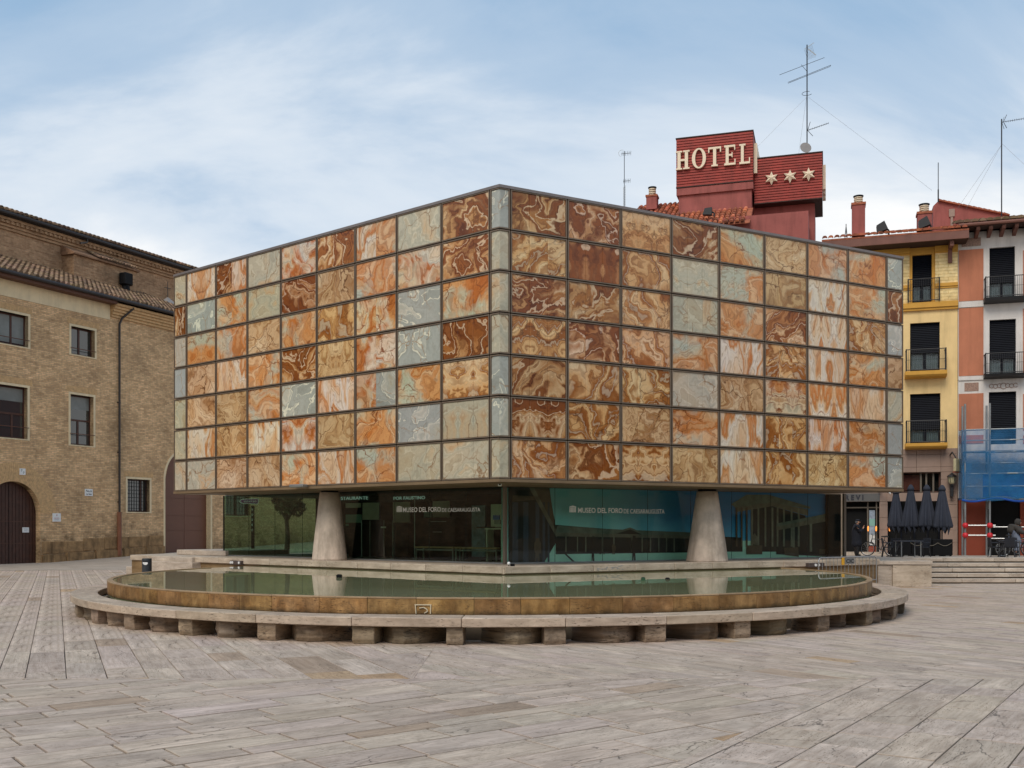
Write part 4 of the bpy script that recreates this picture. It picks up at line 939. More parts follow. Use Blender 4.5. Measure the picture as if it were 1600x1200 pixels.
# windows
def lwindow(w, vbars, tr=None, bar=True, grille=False, cur=True):
    t0, t1, z0, z1 = w
    fr = MB(); q = .13
    fr.box(t0-q, t0, -.02, .30, z0-q*.5, z1+q); fr.box(t1, t1+q, -.02, .30, z0-q*.5, z1+q); fr.box(t0, t1, -.02, .30, z1, z1+q); fr.box(t0, t1, -.03, .30, z0-q*.5, z0)
    wo_ = fr.build('window', M['cream_wall'], LB)
    s = MB(); e = .09; s.box(t0, t1, .26, .34, z1-e, z1); s.box(t0, t1, .26, .34, z0, z0+e); s.box(t0, t0+e, .26, .34, z0+e, z1-e); s.box(t1-e, t1, .26, .34, z0+e, z1-e)
    for k in vbars: s.box(t0+(t1-t0)*k-.06, t0+(t1-t0)*k+.06, .255, .335, z0+e, z1-e if tr is None else z0+(z1-z0)*tr)
    if tr: s.box(t0+e, t1-e, .25, .33, z0+(z1-z0)*tr-.05, z0+(z1-z0)*tr+.05)
    s.build('frame', M['wood_brown'], wo_)
    MB().box(t0+e, t1-e, .29, .30, z0+e, z1-e).build('pane', M['wpane'], wo_)
    if cur and (tr or len(vbars) and t0 < -3 and not grille): MB().box(t0+e, t1-e, .282, .289, z0+(z1-z0)*(.72 if tr else .1), z1-e).build('blind_and_reflection', M['blind_and_reflection'], wo_)  # blinds on the lower windows; the upper one's pale sheet paints a sky reflection
    if bar: MB().tube((t0-.06, -.05, z0+(z1-z0)*.22), (t1+.06, -.05, z0+(z1-z0)*.22), .022, 6).build('rail', M['eave_wood'], wo_)
    if grille:
        g = MB()
        for i in range(1, 9): g.tube((t0+(t1-t0)*i/9, .06, z0), (t0+(t1-t0)*i/9, .06, z1), .012, 4)
        for i in range(1, 9): g.tube((t0, .06, z0+(z1-z0)*i/9), (t1, .06, z0+(z1-z0)*i/9), .012, 4)
        g.build('grille', M['black'], wo_)
    # soldier course of bricks over the opening
    sb = MB(); x = t0-.25
    while x < t1+.25: sb.box(x, x+.062, -.012, .05, z1+q+.01, z1+q+.34); x += .075
    so_ = sb.build('soldier_bricks', M['brick_soldier'], LB); so_['kind'] = 'stuff'
M['blind_and_reflection'] = plain('blind_and_reflection', S(120,124,120), .3, 0, .2, 2); M['brick_soldier'] = plain('brick_soldier', S(200,164,118), .85, 0, .3, 6)
lwindow(W['w1'], (.62,)); lwindow(W['w2'], (.45,)); lwindow(W['w3'], (.66,), .48); lwindow(W['w4'], (.45,), .50); lwindow(W['w5'], (.72,), None, False, True); lwindow(W['w6'], (.5,), None, False, True)
# arched wooden door
def arch_pts(c0, c1, z0, sp, n=20):
    cm_ = (c0+c1)/2; r = (c1-c0)/2
    return [(c1, z0)]+[(cm_+r*math.cos(math.pi*i/n), sp+r*math.sin(math.pi*i/n)) for i in range(n+1)]+[(c0, z0)]
dm = (dt0+dt1)/2
dd = MB()
n = 16
do_ = MB().prism(arch_pts(dt0, dt1, -.3, dsp), .40, .46).build('door', M['door_wood'], LB)
for i in range(n):
    a = dt0+(dt1-dt0)*i/n; b_ = a+(dt1-dt0)/n; h = lambda x: dsp+math.sqrt(max(0, dr**2-(x-dm)**2))
    MB().prism([(a+.012, -.2), (b_-.012, -.2), (b_-.012, h(b_-.012)-.01), (a+.012, h(a+.012)-.01)], .362, .40).build('plank', M['door_wood'], do_)
for z in (1.1, 2.3): MB().box(dt0+.05, dt1-.05, .35, .372, z, z+.05).build('door_strap', M['wood_brown'], do_)
MB().box(dm-.012, dm+.012, .345, .38, -.2, dsp+dr-.05).build('door_joint', M['black'], do_)
vs_ = MB(); na = 62
for i in range(na):
    a = math.pi*(i+.08)/na; b_ = math.pi*(i+.92)/na; r0, r1 = dr+.005, dr+1.02
    vs_.prism([(dm+r0*math.cos(a), dsp+r0*math.sin(a)), (dm+r1*math.cos(a), dsp+r1*math.sin(a)), (dm+r1*math.cos(b_), dsp+r1*math.sin(b_)), (dm+r0*math.cos(b_), dsp+r0*math.sin(b_))], -.02, .06)
vs_.build('arch_bricks', M['brick_soldier'], LB)['kind'] = 'stuff'
# big brown gate
go_ = MB().prism(arch_pts(gt0, gt1, -.1, gsp), .40, .44).build('gate', M['gate_brown'], LB)
gm = (gt0+gt1)/2; gh = lambda x: gsp+math.sqrt(max(0, gr_**2-(x-gm)**2))
zl = [0.1]+[lz(293, y)[1] for y in (829, 806, 779, 742)]+[99]
for (a, b_) in ((gt0+.02, gm), (gm, gt1-.02)):
    for z0, z1 in zip(zl, zl[1:]):
        xs = [a+.015+(b_-a-.03)*i/6 for i in range(7)]
        top = [(x, min(z1-.015, gh(x)-.02)) for x in xs]
        if max(p[1] for p in top) < z0+.05: continue
        top = [(x, max(z0+.02, z)) for x, z in top]
        MB().prism([(xs[0], z0+.015)]+[(xs[-1], z0+.015)]+top[::-1], .375, .40).build('gate_panel', M['gate_brown'], go_)
ar = MB(); na = 40
for i in range(na):
    a = math.pi*i/na; b_ = math.pi*(i+1)/na; r0, r1 = gr_, gr_+.14
    ar.prism([(gm+r0*math.cos(a), gsp+r0*math.sin(a)), (gm+r1*math.cos(a), gsp+r1*math.sin(a)), (gm+r1*math.cos(b_), gsp+r1*math.sin(b_)), (gm+r0*math.cos(b_), gsp+r0*math.sin(b_))], -.02, .36)
ar.box(gt0-.14, gt0, -.02, .36, -.2, gsp); ar.box(gt1, gt1+.14, -.02, .36, -.2, gsp); ar.build('gate_surround', M['cream_wall'], LB)
# drain pipe
pt, _ = LF.hit(184.5); pz1 = lz(184, 800)[1]
dp = MB().path([(pt, -.12, pz1), (pt, -.12, wall_top-1.1), (pt+.15, -.16, wall_top-.75), (pt+.75, -.5, wall_top-.05)], .065, 8).build('drainpipe', M['pipe'], LB)
MB().tube((pt, -.12, .3), (pt, -.12, pz1), .13, 10).build('pipe_sleeve', M['copper'], dp)
for z in (3.5, 6.5, 9.5): MB().box(pt-.09, pt+.09, -.14, 0, z, z+.06).build('bracket', M['pipe'], dp)
# eaves: cream band and wooden beam on the near section, brick cornice on the far one
ts = LF.hit(172)[0]
MB().box(L0, ts-.03, -.03, .02, wall_top-.95, wall_top-.02).build('cream_band', M['cream_wall'], LB)
MB().box(L0, ts, -.62, 0, wall_top-.06, wall_top+.22).build('eave_beam', M['eave_wood'], LB)
for i in range(5): MB().box(ts+.02, L1, -.10*(i+1), .02, wall_top-.75+.16*i, wall_top-.75+.16*(i+1)-.012).build('cornice_course', M['brick_soldier'], LB)
MB().tube((L0, -.72, wall_top+.20), (L1, -.72, wall_top+.20), .11, 10).build('gutter', M['gutter'], LB)
MB().box(L0, L1, -.66, 0, wall_top+.22, wall_top+.25).build('eave_board', M['gutter'], LB)
# roof of barrel tiles rising to the old church wall
UW = 6.2                                  # the church wall stands this far behind
ztile = LF.off(UW).sz(100, 427)[1]
r0z = wall_top+.26
sl_ = (ztile-r0z)/(UW+.65)
MB().prismx([(-.66, r0z), (UW, ztile), (UW, ztile-.15), (-.66, r0z-.02)], L0, L1).build('roof', M['tile_old'], LB)
def tile_field(x0, x1, y0, z0, y1, z1, pitch, rr_, parent, mat, rg, seg=5, tl=.42):
    """rows of half-round tiles running up the slope, one joined part"""
    b = MB(); n = int((x1-x0)/pitch); L = math.hypot(y1-y0, z1-z0); m = max(1, int(L/tl)); dy, dz = (y1-y0)/m, (z1-z0)/m
    ny, nz = -(z1-z0)/L, (y1-y0)/L
    for i in range(n):
        x = x0+(i+.5)*pitch
        for j in range(m):
            ya, za = y0+dy*j, z0+dz*j; yb, zb = y0+dy*(j+1.12), z0+dz*(j+1.12); jx = rg.uniform(-.012, .012)
            vs = []
            for (yy, zz, k, h) in ((ya, za, 1.0, .035), (yb, zb, .82, 0.0)):
                for s in range(seg+1):
                    t = math.pi*s/seg; vs.append((x+jx+rr_*k*math.cos(t), yy+ny*(rr_*k*math.sin(t)+h), zz+nz*(rr_*k*math.sin(t)+h)))
            b.add(vs, [(s, s+1, seg+2+s, seg+1+s) for s in range(seg)]+[tuple(range(seg, -1, -1))])
    o = b.build('roof_tiles', mat, parent, recalc=False); o['kind'] = 'stuff'
    me = o.data; ca = me.color_attributes.new('tint', 'FLOAT_COLOR', 'CORNER'); cols = []; k = -1; t = None
    for i, p in enumerate(me.polygons):
        if i//(seg+1) != k: k = i//(seg+1); g = rg.choice((.55, .8, 1.0, 1.0, 1.25, 1.5))*rg.uniform(.85, 1.15); t = (g, g*rg.uniform(.88, 1.03), g*rg.uniform(.78, 1.02), 1)
        cols += list(t)*p.loop_total
    ca.data.foreach_set('color', cols); return o
tile_field(LF.hit(-40)[0], LF.hit(330)[0], -.70, r0z+.02, UW, ztile, .34, .145, LB, M['tile_field'], rg2)
# plaques on the wall
def plaque(px0, px1, py0, py1, label, lines, border=None):
    t0 = LF.hit(px0)[0]; t1 = LF.hit(px1)[0]; pm = (px0+px1)/2; z1 = lz(pm, py0)[1]; z0 = lz(pm, py1)[1]
    x, y = LF.w(t0, 0); o = thing('wall_plaque', label, 'plaque', (x, y, z0), LF.rz); w, h = t1-t0, z1-z0
    off = .0
    if px1 < 55 and py0 > 800: off = .34
    MB().box(0, w, off-.05, off-.015, 0, h).build('plate', M['white'], o)
    for (tx, x0, x1, zz0, zz1, mt) in lines: inst('lettering', text_mesh(tx, M[mt], w*(x1-x0), h*(zz1-zz0), .001, .01), o, (w*x0, off-.053, h*zz0))
M['pink'] = plain('pink', (0.5,0.12,0.12), .6); M['ink'] = plain('ink', (0.02,0.02,0.03), .6)
plaque(30, 39, 732, 742, 'small white tile with a dark number set in the brick arch over the wooden door', [('7', .2, .45, .5, .85, 'ink'), ('7', .55, .8, .15, .5, 'ink')])
plaque(132, 144, 764, 775, 'white street name tile with two lines on the brick wall', [('Plaza de', .12, .88, .58, .86, 'ink'), ('La Seo', .15, .85, .14, .44, 'ink')])
plaque(81.5, 94, 802, 815, 'white plaque with a small red emblem right of the arched door', [('o', .42, .58, .66, .86, 'pink'), ('MUSEO', .2, .8, .36, .46, 'pink'), ('DIOCESANO', .18, .82, .18, .26, 'galv')])
plaque(41, 51, 824, 832, 'white paper notice pinned on the dark wooden door', [('HORARIO', .15, .85, .6, .78, 'print_blue'), ('AVISO', .2, .8, .25, .42, 'print_blue')])
# ---- church wall and roof behind
UF = LF.off(UW)
CH = fthing('church', 'old weathered brick church nave with dark eaves rising behind the tiled roof', 'church', UF)
ue = UF.sz(150, 376)[1]
t1c = UF.hit(299)[0]
MB().box(L0, t1c+14, 0, .6, 6, ue-.35).build('wall', M['brick_old'], CH)
cb = MB()
for k in range(4):
    MB().box(L0, t1c+14, -.10-.09*k, .05, ue-1.05+.18*k, ue-1.05+.18*(k+1)-.015).build('cornice_course', M['brick_soldier2'] if 'brick_soldier2' in M else M['brick_old'], CH)
x = UF.hit(-20)[0]
dn = MB()
while x < t1c+2: dn.box(x, x+.16, -.36, 0, ue-.70, ue-.53); x += .34
dn.build('dentils', M['brick_old'], CH)['kind'] = 'stuff'
MB().tube((L0, -.62, ue-.18), (t1c+14, -.62, ue-.18), .13, 10).build('gutter', M['gutter'], CH)
MB().box(L0, t1c+14, -.55, .0, ue-.33, ue-.20).build('eave_board', M['gutter'], CH)
MB().prismx([(-.6, ue-.10), (7, ue+2.5), (14, ue-.1), (14, ue-.3), (-.6, ue-.22)], L0, t1c+14).build('roof', M['tile_old'], CH)
tile_field(UF.hit(-30)[0], t1c+2.5, -.72, ue-.06, 1.8, ue+.75, .34, .145, CH, M['tile_field'], rg2, 5, .5)
# buttress block with its own little tiled cap
b0, b1 = UF.off(-1.0).hit(115)[0], UF.off(-1.0).hit(213)[0]
bz0, bz1 = UF.off(-1.0).sz(130, 392)[1], UF.off(-1.0).sz(200, 418)[1]
bo = MB().box(b0, b1, -1.0, 0, 8, bz1-.15).build('buttress', M['brick_old'], CH)
MB().prismx([(-1.2, bz1-.15), (-1.2, bz1-.05), (0, bz1+.55), (0, bz1-.15)], b0-.15, b1+.15).build('buttress_cap', M['tile_old'], bo)
tile_field(b1-3.4, b1+.2, -1.3, bz1+.0, -.02, bz1+.62, .24, .10, bo, M['tile_field'], rg2, 5, .5)
MB().path([(b0+1.4, -.62, ue-.2), (b0+1.4, -.62, ue-.5), (b0+.6, -.9, bz1+.7)], .06, 6).build('downpipe', M['pipe'], CH)
for px in (25, 226):
    a = UF.hit(px)[0]; z = UF.sz(px, 402 if px < 100 else 463)[1]
    MB().prism([(a+1.1*math.cos(math.pi*i/12), z-1.2+1.1*math.sin(math.pi*i/12)) for i in range(13)], -.03, .02).build('blocked_arch', M['int_dark'], CH)
# flue and pinnacle standing on the tiled roof
def roof_z(y): return r0z+sl_*(y+.66)
p_t = LF.off(4.8).hit(197)[0]; x, y = LF.w(p_t, 4.8)
fo = thing('flue', 'black square flue cowl standing on the tiled roof in front of the church wall', 'flue', (x, y, roof_z(4.8)-.1), LF.rz)
zf0, zf1 = LF.off(4.8).sz(197, 446)[1]-fo.location.z, LF.off(4.8).sz(197, 427)[1]-fo.location.z
MB().tube((0,0,0), (0,0,zf0), .25, 10).build('pipe', M['black'], fo); MB().box(-.36,.36,-.3,.3, zf0, zf1).build('cowl', M['black'], fo, bevel=.06)
p_t = LF.off(4.6).hit(262)[0]; x, y = LF.w(p_t, 4.6); b0_ = roof_z(4.6)-.1
fo = thing('pinnacle', 'small stone pinnacle with pyramid cap and thin iron cross on the tiled roof', 'pinnacle', (x, y, b0_), LF.rz)
zp = [LF.off(4.6).sz(262, q_)[1]-b0_ for q_ in (476, 464, 440)]
M['zinc'] = plain('zinc', (0.24,0.22,0.21), .6)
MB().box(-.3,.3,-.3,.3,0,zp[0]).build('base', M['brick_old'], fo); MB().add([(-.5,-.5,zp[0]),(.5,-.5,zp[0]),(.5,.5,zp[0]),(-.5,.5,zp[0]),(0,0,zp[1])],[(0,1,4),(1,2,4),(2,3,4),(3,0,4),(3,2,1,0)]).build('cap', M['zinc'], fo)
MB().tube((0,0,zp[1]-.05),(0,0,zp[2]),.028,6).tube((-.3,0,zp[2]-.45),(.3,0,zp[2]-.45),.022,6).build('cross', M['pipe'], fo)
# pavement rising along the wall
pv = MB()
wpt = lambda t, y=0.0: LF.w(t, y)
near_l = [(-38, 34), (-24, 47), (-11.5, 49.5), (-5, 62)]
ft = [(-22, 0.004), (0.5, 0.03), (12, .45), (26, .95)]
vs = [(*wpt(t, .1), z) for t, z in ft]+[(x, y, 0.004) for x, y in near_l]
pv.add(vs, [(i, i+1, 5+i, 4+i) for i in range(3)])
pv.build('pavement', M['pave_far'])['kind'] = 'structure'
# way-finding post behind the left glass
o = thing('sign_post', 'purple arrow sign on a dark post with pale vertical letters, seen through the left glass', 'sign', tuple(at(395, 860, 41.0)[:2])+(0.0,))
zz = lambda py: zat(py+7, 41.0)
M['purple'] = plain('purple', (0.13,0.03,0.16), .5)
MB().tube((0,0,0), (0,0,zz(783)), .07, 10).build('post', M['black'], o)
w = 41/1600
pl = MB().prism([(-20.5*w, zz(776)), (-16*w, zz(772.5)), (9.5*w, zz(771.8)), (10*w, zz(777)), (8*w, zz(781)), (-16*w, zz(780)), (-19*w, zz(778.5))], -.06, -.01).build('arrow_board', M['white'], o)
MB().prism([(-19.3*w, zz(776)), (-15.7*w, zz(773.4)), (8.7*w, zz(772.7)), (9*w, zz(776.8)), (7.5*w, zz(780)), (-15.7*w, zz(779)), (-18*w, zz(778))], -.068, -.058).build('arrow_face', M['purple'], pl)
inst('lettering', text_mesh('plaza del pilar', M['white'], 20*w, 3.3*w, .002), o, (-13*w, -.071, zz(778.2)))
for i, ch in enumerate('MUSEO'): inst('lettering', text_mesh(ch, M['white'], 2.2*w, 3.6*w, .002, .02), o, (-1.1*w, -.085, zz(791+i*8)))

# small street tree between the museum and the brick building, seen through the glass
def leaf_tree(px, d, ytop, ybot, ybase, wpx, label):
    p = at(px, 860, d); o = thing('street_tree', label, 'tree', (p.x, p.y, .2)); r = random.Random(17)
    z0, z1 = zat(ybot, d)-.2, zat(ytop, d)-.2; w = wpx/FPX*d/2
    MB().tube((0,0,0), (.10,0,z0*.6), .13, 10, .10).tube((.10,0,z0*.6), (.0,.05,z0+.4), .10, 10, .07).tube((.05,.02,z0*.9), (-.6,.2,z0+.9), .06, 8, .03).tube((.05,.02,z0*.9), (.7,-.1,z0+.8), .06, 8, .03).build('trunk', M['bark'], o)
    b = MB()
    cl = [(r.uniform(-.75,.75)*w, r.uniform(-.7,.7)*w, z0+(z1-z0)*r.uniform(.1,.9), r.uniform(.3,.55)*w) for _ in range(16)]
    for i in range(2600):
        c = r.choice(cl); q = Vector((r.gauss(0,1), r.gauss(0,1), r.gauss(0,1))).normalized()*c[3]*r.random()**.4
        a = Vector(c[:3])+q; u_ = Vector((r.gauss(0,1), r.gauss(0,1), r.gauss(0,1))).normalized()*.09; v_ = u_.orthogonal().normalized()*.05
        b.add([a-u_, a+v_, a+u_, a-v_], [(0,1,2,3)])
    b.build('crown', M['leaf'], o, recalc=False)
M['bark'] = plain('bark', (0.06,0.045,0.035), .9, 0, .3, 6); M['leaf'] = plain('leaf', (0.045,0.06,0.025), .7, 0, .5, 2)
leaf_tree(446, 43.0, 700, 806, 868, 66, 'dark leafy street tree with a leaning trunk, seen through the left glass')
# ================================================================== HOUSES ON THE RIGHT
RF = Frame(697/1600*50, 50.0, 0.956, -0.294)
GF = zup(50.0)
M['yellow_wall'] = plain('yellow_wall', S(230,198,140), 0.85, 0, .13, .8, .15, 30, dirt=.28)
M['yellow_brick'] = brick('yellow_brick', S(234,210,156), S(228,200,142), S(206,172,112), 0.9, .16, stain=0)
M['ochre_trim'] = plain('ochre_trim', S(202,150,62), 0.8, 0, .10, 1.0, dirt=.15)
M['salmon'] = plain('salmon', S(184,116,86), 0.85, 0, .13, .9, .15, 30, dirt=.25)
M['white_wall'] = plain('white_wall', S(212,206,200), 0.85, 0, .12, .9, .15, 30, dirt=.3)
M['granite'] = plain('granite', S(150,126,112), 0.6, 0, .14, 1.2, .2, 40, dirt=.2)
M['shutter'] = plain('shutter', S(14,17,26), 0.6, 0, .15, 2, spec=.12); M['iron'] = plain('iron', (0.012,0.012,0.014), .5)
M['fascia'] = plain('fascia', S(116,76,64), 0.7, 0, .2, 1.5, dirt=.2); M['dark_eave'] = plain('dark_eave', S(58,38,32), .8)
M['tile_red'] = plain('tile_red', S(158,92,66), .9, 0, .4, 3, .3, 12, dirt=.35)
M['tile_red_field'] = plain('tile_red_field', S(168,100,72), .9, 0, .3, 3, .3, 12, dirt=.3, tint=True)
M['red_plaster'] = plain('red_plaster', S(152,84,77), .85, 0, .18, .8, .3, 14, dirt=.45)
M['sign_red'] = plain('sign_red', S(152,50,37), .6, 0, .28, 2.0, dirt=.3)
M['letter_cream'] = plain('letter_cream', S(226,208,180), .5, 0, .06)
M['redbrown'] = plain('redbrown', S(142,62,38), .7, 0, .15, 1)
M['tilework'] = plain('tilework', S(150,120,104), .6, 0, .6, 26)
def rsz(px, py, o=0.0): return RF.off(o).sz(px, py) if o else RF.sz(px, py)
def rect(px0, px1, py0, py1, o=0.0):
    pm = (px0+px1)/2; f = RF.off(o) if o else RF
    return f.hit(px0)[0], f.hit(px1)[0], f.sz(pm, py1)[1], f.sz(pm, py0)[1]
def rwall(par, t0, t1, z0, z1, hs, th, mat, name='wall'):
    """wall with rectangular holes"""
    xs = sorted(set([t0, t1]+[v for h in hs for v in h[:2]])); b = MB()
    for a, c in zip(xs, xs[1:]):
        if c-a < 1e-5: continue
        m = (a+c)/2; z = z0
        for h in sorted([h for h in hs if h[0] < m < h[1]], key=lambda h: h[2]):
            if h[2] > z: b.box(a, c, 0, th, z, h[2])
            z = h[3]
        if z < z1: b.box(a, c, 0, th, z, z1)
    return b.build(name, mat, par)
def balcony_door(par, w, zsh, rail, slab=None, cur=True):
    """shuttered french window: shutter slats above zsh, two glazed leaves below"""
    t0, t1, z0, z1 = w; y = .16
    wo_ = MB().box(t0, t1, y+.16, y+.2, z0, z1).build('window', M['int_dark'], par)
    n = max(3, int((z1-zsh)/.085))
    for i in range(n):
        za = zsh+(z1-zsh)*i/n; zb = za+(z1-zsh)/n
        MB().prismx([(y+.0, za+.006), (y-.025, za+.02), (y+.0, zb-.004), (y+.05, zb-.004), (y+.05, za+.006)], t0+.01, t1-.01).build('shutter_slat', M['shutter'], wo_)
    f = MB(); e = .07; tm = (t0+t1)/2
    f.box(t0, t0+e, y+.07, y+.14, z0, zsh); f.box(t1-e, t1, y+.07, y+.14, z0, zsh); f.box(tm-.06, tm+.06, y+.07, y+.14, z0, zsh); f.box(t0+e, t1-e, y+.07, y+.14, z0, z0+.10)
    f.build('frame', M['shutter'], wo_)
    if cur:
        c = MB()
        for (a, b_) in ((t0+e, tm-.06), (tm+.06, t1-e)):
            k = 14; pts = [(a+(b_-a)*i/k, y+.145+.012*math.sin(i*2.3)) for i in range(k+1)]
            v = [(p[0], p[1], z0+.1) for p in pts]+[(p[0], p[1], zsh) for p in pts]
            c.add(v, [(i, i+1, k+2+i, k+1+i) for i in range(k)])
        c.build('curtain', M['curtain'], wo_, recalc=False)
    MB().box(t0+e, t1-e, y+.095, y+.103, z0+.1, zsh).build('pane', M['tinted'], wo_)
    return wo_
M['tinted'] = glass('tinted_pane', (.7,.78,.82,1))
def railing(par, t0, t1, z0, z1, proj, nb=16, mid=True):
    r = MB(); h = z1
    for z in (z0+.06, h): r.path([(t0, 0, z), (t0, -proj, z), (t1, -proj, z), (t1, 0, z)], .022, 5)
    if mid: r.path([(t0, 0, z0+(h-z0)*.52), (t0, -proj, z0+(h-z0)*.52), (t1, -proj, z0+(h-z0)*.52), (t1, 0, z0+(h-z0)*.52)], .011, 4)
    for x in (t0, t1): r.tube((x, -proj, z0), (x, -proj, h+.03), .03, 6)
    o = r.build('railing', M['iron'], par)
    for i in range(1, nb): MB().tube((t0+(t1-t0)*i/nb, -proj, z0), (t0+(t1-t0)*i/nb, -proj, h), .010, 4).build('baluster', M['iron'], o)
    for i in range(1, 4):
        for x in (t0, t1): MB().tube((x, -proj*i/4, z0), (x, -proj*i/4, h), .010, 4).build('baluster', M['iron'], o)
# ---------- yellow house
YH = fthing('yellow_house', 'yellow plastered house with three iron balconies and granite ground floor', 'house', RF)
tY0 = RF.hit(1240)[0]
zg = rsz(1450, 701)[1]; zb1 = rsz(1450, 478)[1]; ztopY = rsz(1450, 386)[1]
yw = [rect(1425.5, 1456, 398, 472), rect(1422, 1468.5, 504, 580), rect(1422, 1469.5, 615, 692)]
rwall(YH, tY0, -.02, zg, zb1, yw[1:], .5, M['yellow_wall'])
# top storey: ochre reveal strip with the window, pale grooved brickwork either side
w0 = yw[0]; s0, s1 = RF.hit(1421)[0], RF.hit(1461)[0]
rwall(YH, s0, s1, zb1, ztopY, [w0], .5, M['ochre_trim'], 'window_bay')
for a, b_ in ((tY0, s0-.002), (s1+.002, -.02)):
    MB().box(a, b_, -.07, .5, zb1, ztopY).build('brick_panel', M['yellow_brick'], YH)
    zc = rsz(1450, 445.5)[1]; MB().box(a, b_, -.16, 0, zc-.13, zc+.03).box(a, b_, -.12, 0, zc-.22, zc-.14).build('moulding', M['ochre_trim'], YH)
    MB().box(a-.02, b_+.0, -.17, 0, ztopY-.28, ztopY-.01).box(a-.02, b_, -.13, 0, ztopY-.36, ztopY-.29).build('moulding', M['ochre_trim'], YH)
MB().box(tY0, -.01, -.18, .0, zb1-.10, zb1+.16).box(tY0, -.01, -.12, 0, zb1-.22, zb1-.11).build('moulding', M['ochre_trim'], YH)
balcony_door(YH, yw[0], rsz(1440, 446)[1], None); balcony_door(YH, yw[1], rsz(1445, 551)[1], None); balcony_door(YH, yw[2], rsz(1445, 671)[1], None)
b0 = MB(); a, b_, z0, z1 = rect(1418.5, 1467, 437, 472.5)
railing(YH, a, b_, z0, z1, .22, 14)
for (pa, pb, yt, ys, yb) in ((1414.5, 1480, 545, 579, 588), (1415, 1480.5, 657, 692, 700)):
    a, b_, zs0, zs1 = rect(pa, pb, ys, yb, -.6); zr = rsz((pa+pb)/2, yt, -.6)[1]
    MB().prismx([(0, zs0-.04), (-.55, zs0+.02), (-.62, zs0+.1), (-.62, zs1), (0, zs1)], a, b_).build('balcony_slab', M['ochre_trim'], YH)
    railing(YH, a+.05, b_-.05, zs1, zr, .56, 20)
# eaves
fz0, fz1 = rsz(1450, 378, -1.1)[1], rsz(1450, 364, -1.1)[1]
tl_ = RF.off(-1.1).hit(1284)[0]
MB().box(tl_, .35, -1.15, -1.05, fz0+.04, fz1).build('fascia', M['fascia'], YH)
MB().box(tl_, .35, -1.05, .5, fz0+.04, fz0+.09).build('eave_board', M['dark_eave'], YH)
MB().box(tl_, -.02, -.02, .5, ztopY, fz0+.04).build('frieze', M['dark_eave'], YH)
xb_ = RF.hit(1484)[0]; MB().box(xb_-.09, xb_+.09, -.95, -.02, fz0-.22, fz0+.035).box(xb_-.09, xb_+.09, -.2, -.02, fz0-.85, fz0-.22).build('bracket', M['fascia'], YH)
MB().prismx([(-1.16, fz1-.02), (-1.16, fz1+.06), (6, fz1+1.9), (6, fz1+1.7)], tl_, .35).build('roof', M['tile_red'], YH)
rg3 = random.Random(21)
tile_field(tl_, .35, -1.22, fz1+.08, 2.2, fz1+1.0, .29, .12, YH, M['tile_red_field'], rg3, 5, .5)
# granite ground floor
zgf = GF
win = rect(1409, 1470, 738, 769); shop = rect(1387, 1470, 783, 842); door = rect(1318, 1374, 784, 870)
shop = (shop[0], shop[1], GF-.05, shop[3]); door = (door[0], door[1], GF-.05, door[3]); sgn = rect(1386, 1478, 770, 783)
jb = [701, 714.5, 732, 0]
zrow = [GF-.1]+[GF+.62*k for k in range(1, 9)]
zrow = [z for z in zrow if z < zg-.25]+[zg]
cols = [tY0]+[RF.hit(x)[0] for x in (1375.5, 1386.5, 1470.5)]+[-.02]
def overlap(a, b_, z0, z1, h): return a < h[1]-1e-4 and b_ > h[0]+1e-4 and z0 < h[3]-1e-4 and z1 > h[2]+1e-4
xsplit = sorted(set([tY0, tY0+2.2, door[0], door[1], shop[0], shop[1], -.02, RF.hit(1432)[0]]))
zsplit = sorted(set(zrow+[win[2], win[3], shop[3], door[3]]))
zsplit = [z for i, z in enumerate(zsplit) if i == 0 or z-zsplit[i-1] > .05]
for a, b_ in zip(xsplit, xsplit[1:]):
    for z0, z1 in zip(zsplit, zsplit[1:]):
        if overlap(a, b_, z0, z1, win) or overlap(a, b_, z0, z1, shop) or overlap(a, b_, z0, z1, door): continue
        MB().box(a+.004, b_-.004, -.04, .4, z0+.004, z1-.004).build('granite_block', M['granite'], YH, bevel=.008)
MB().box(tY0, -.03, .0, .35, zg-.03, zg).build('ledge', M['granite'], YH)
MB().box(tY0, -.02, .42, .5, GF-.1, zg).build('dark_backing', M['int_dark'], YH)
wf = MB(); t0, t1, z0, z1 = win
wo_ = wf.box(t0, t1, .2, .26, z1-.06, z1).box(t0, t1, .2, .26, z0, z0+.05).box(t1-.07, t1, .2, .26, z0, z1).build('window', M['wood_brown'], YH)
for k in (.50, .64, .82): MB().box(t0+(t1-t0)*k-.04, t0+(t1-t0)*k+.04, .19, .25, z0, z1).build('mullion', M['frame_tan'], wo_)
MB().box(t0+.1, t0+(t1-t0)*.48, .30, .33, z0+.1, z1-.1).build('curtain', M['redbrown'], wo_); MB().box(t0, t1, .22, .23, z0+.05, z1-.06).build('pane', M['tinted'], wo_)
t0, t1, z0, z1 = sgn; so_ = MB().box(t0, t1, -.10, -.045, z0, z1).build('sign_band', M['granite2'] if 'granite2' in M else M['granite'], YH)
t0, t1, z0, z1 = shop; sf = MB()
for k in (.0, .25, .5, .75, .96): sf.box(t0+(t1-t0)*k, t0+(t1-t0)*k+.07, .25, .32, GF, z1)
sf.box(t0, t1, .25, .32, z1-.6, z1-.53).build('shop_front', M['shutter'], YH)
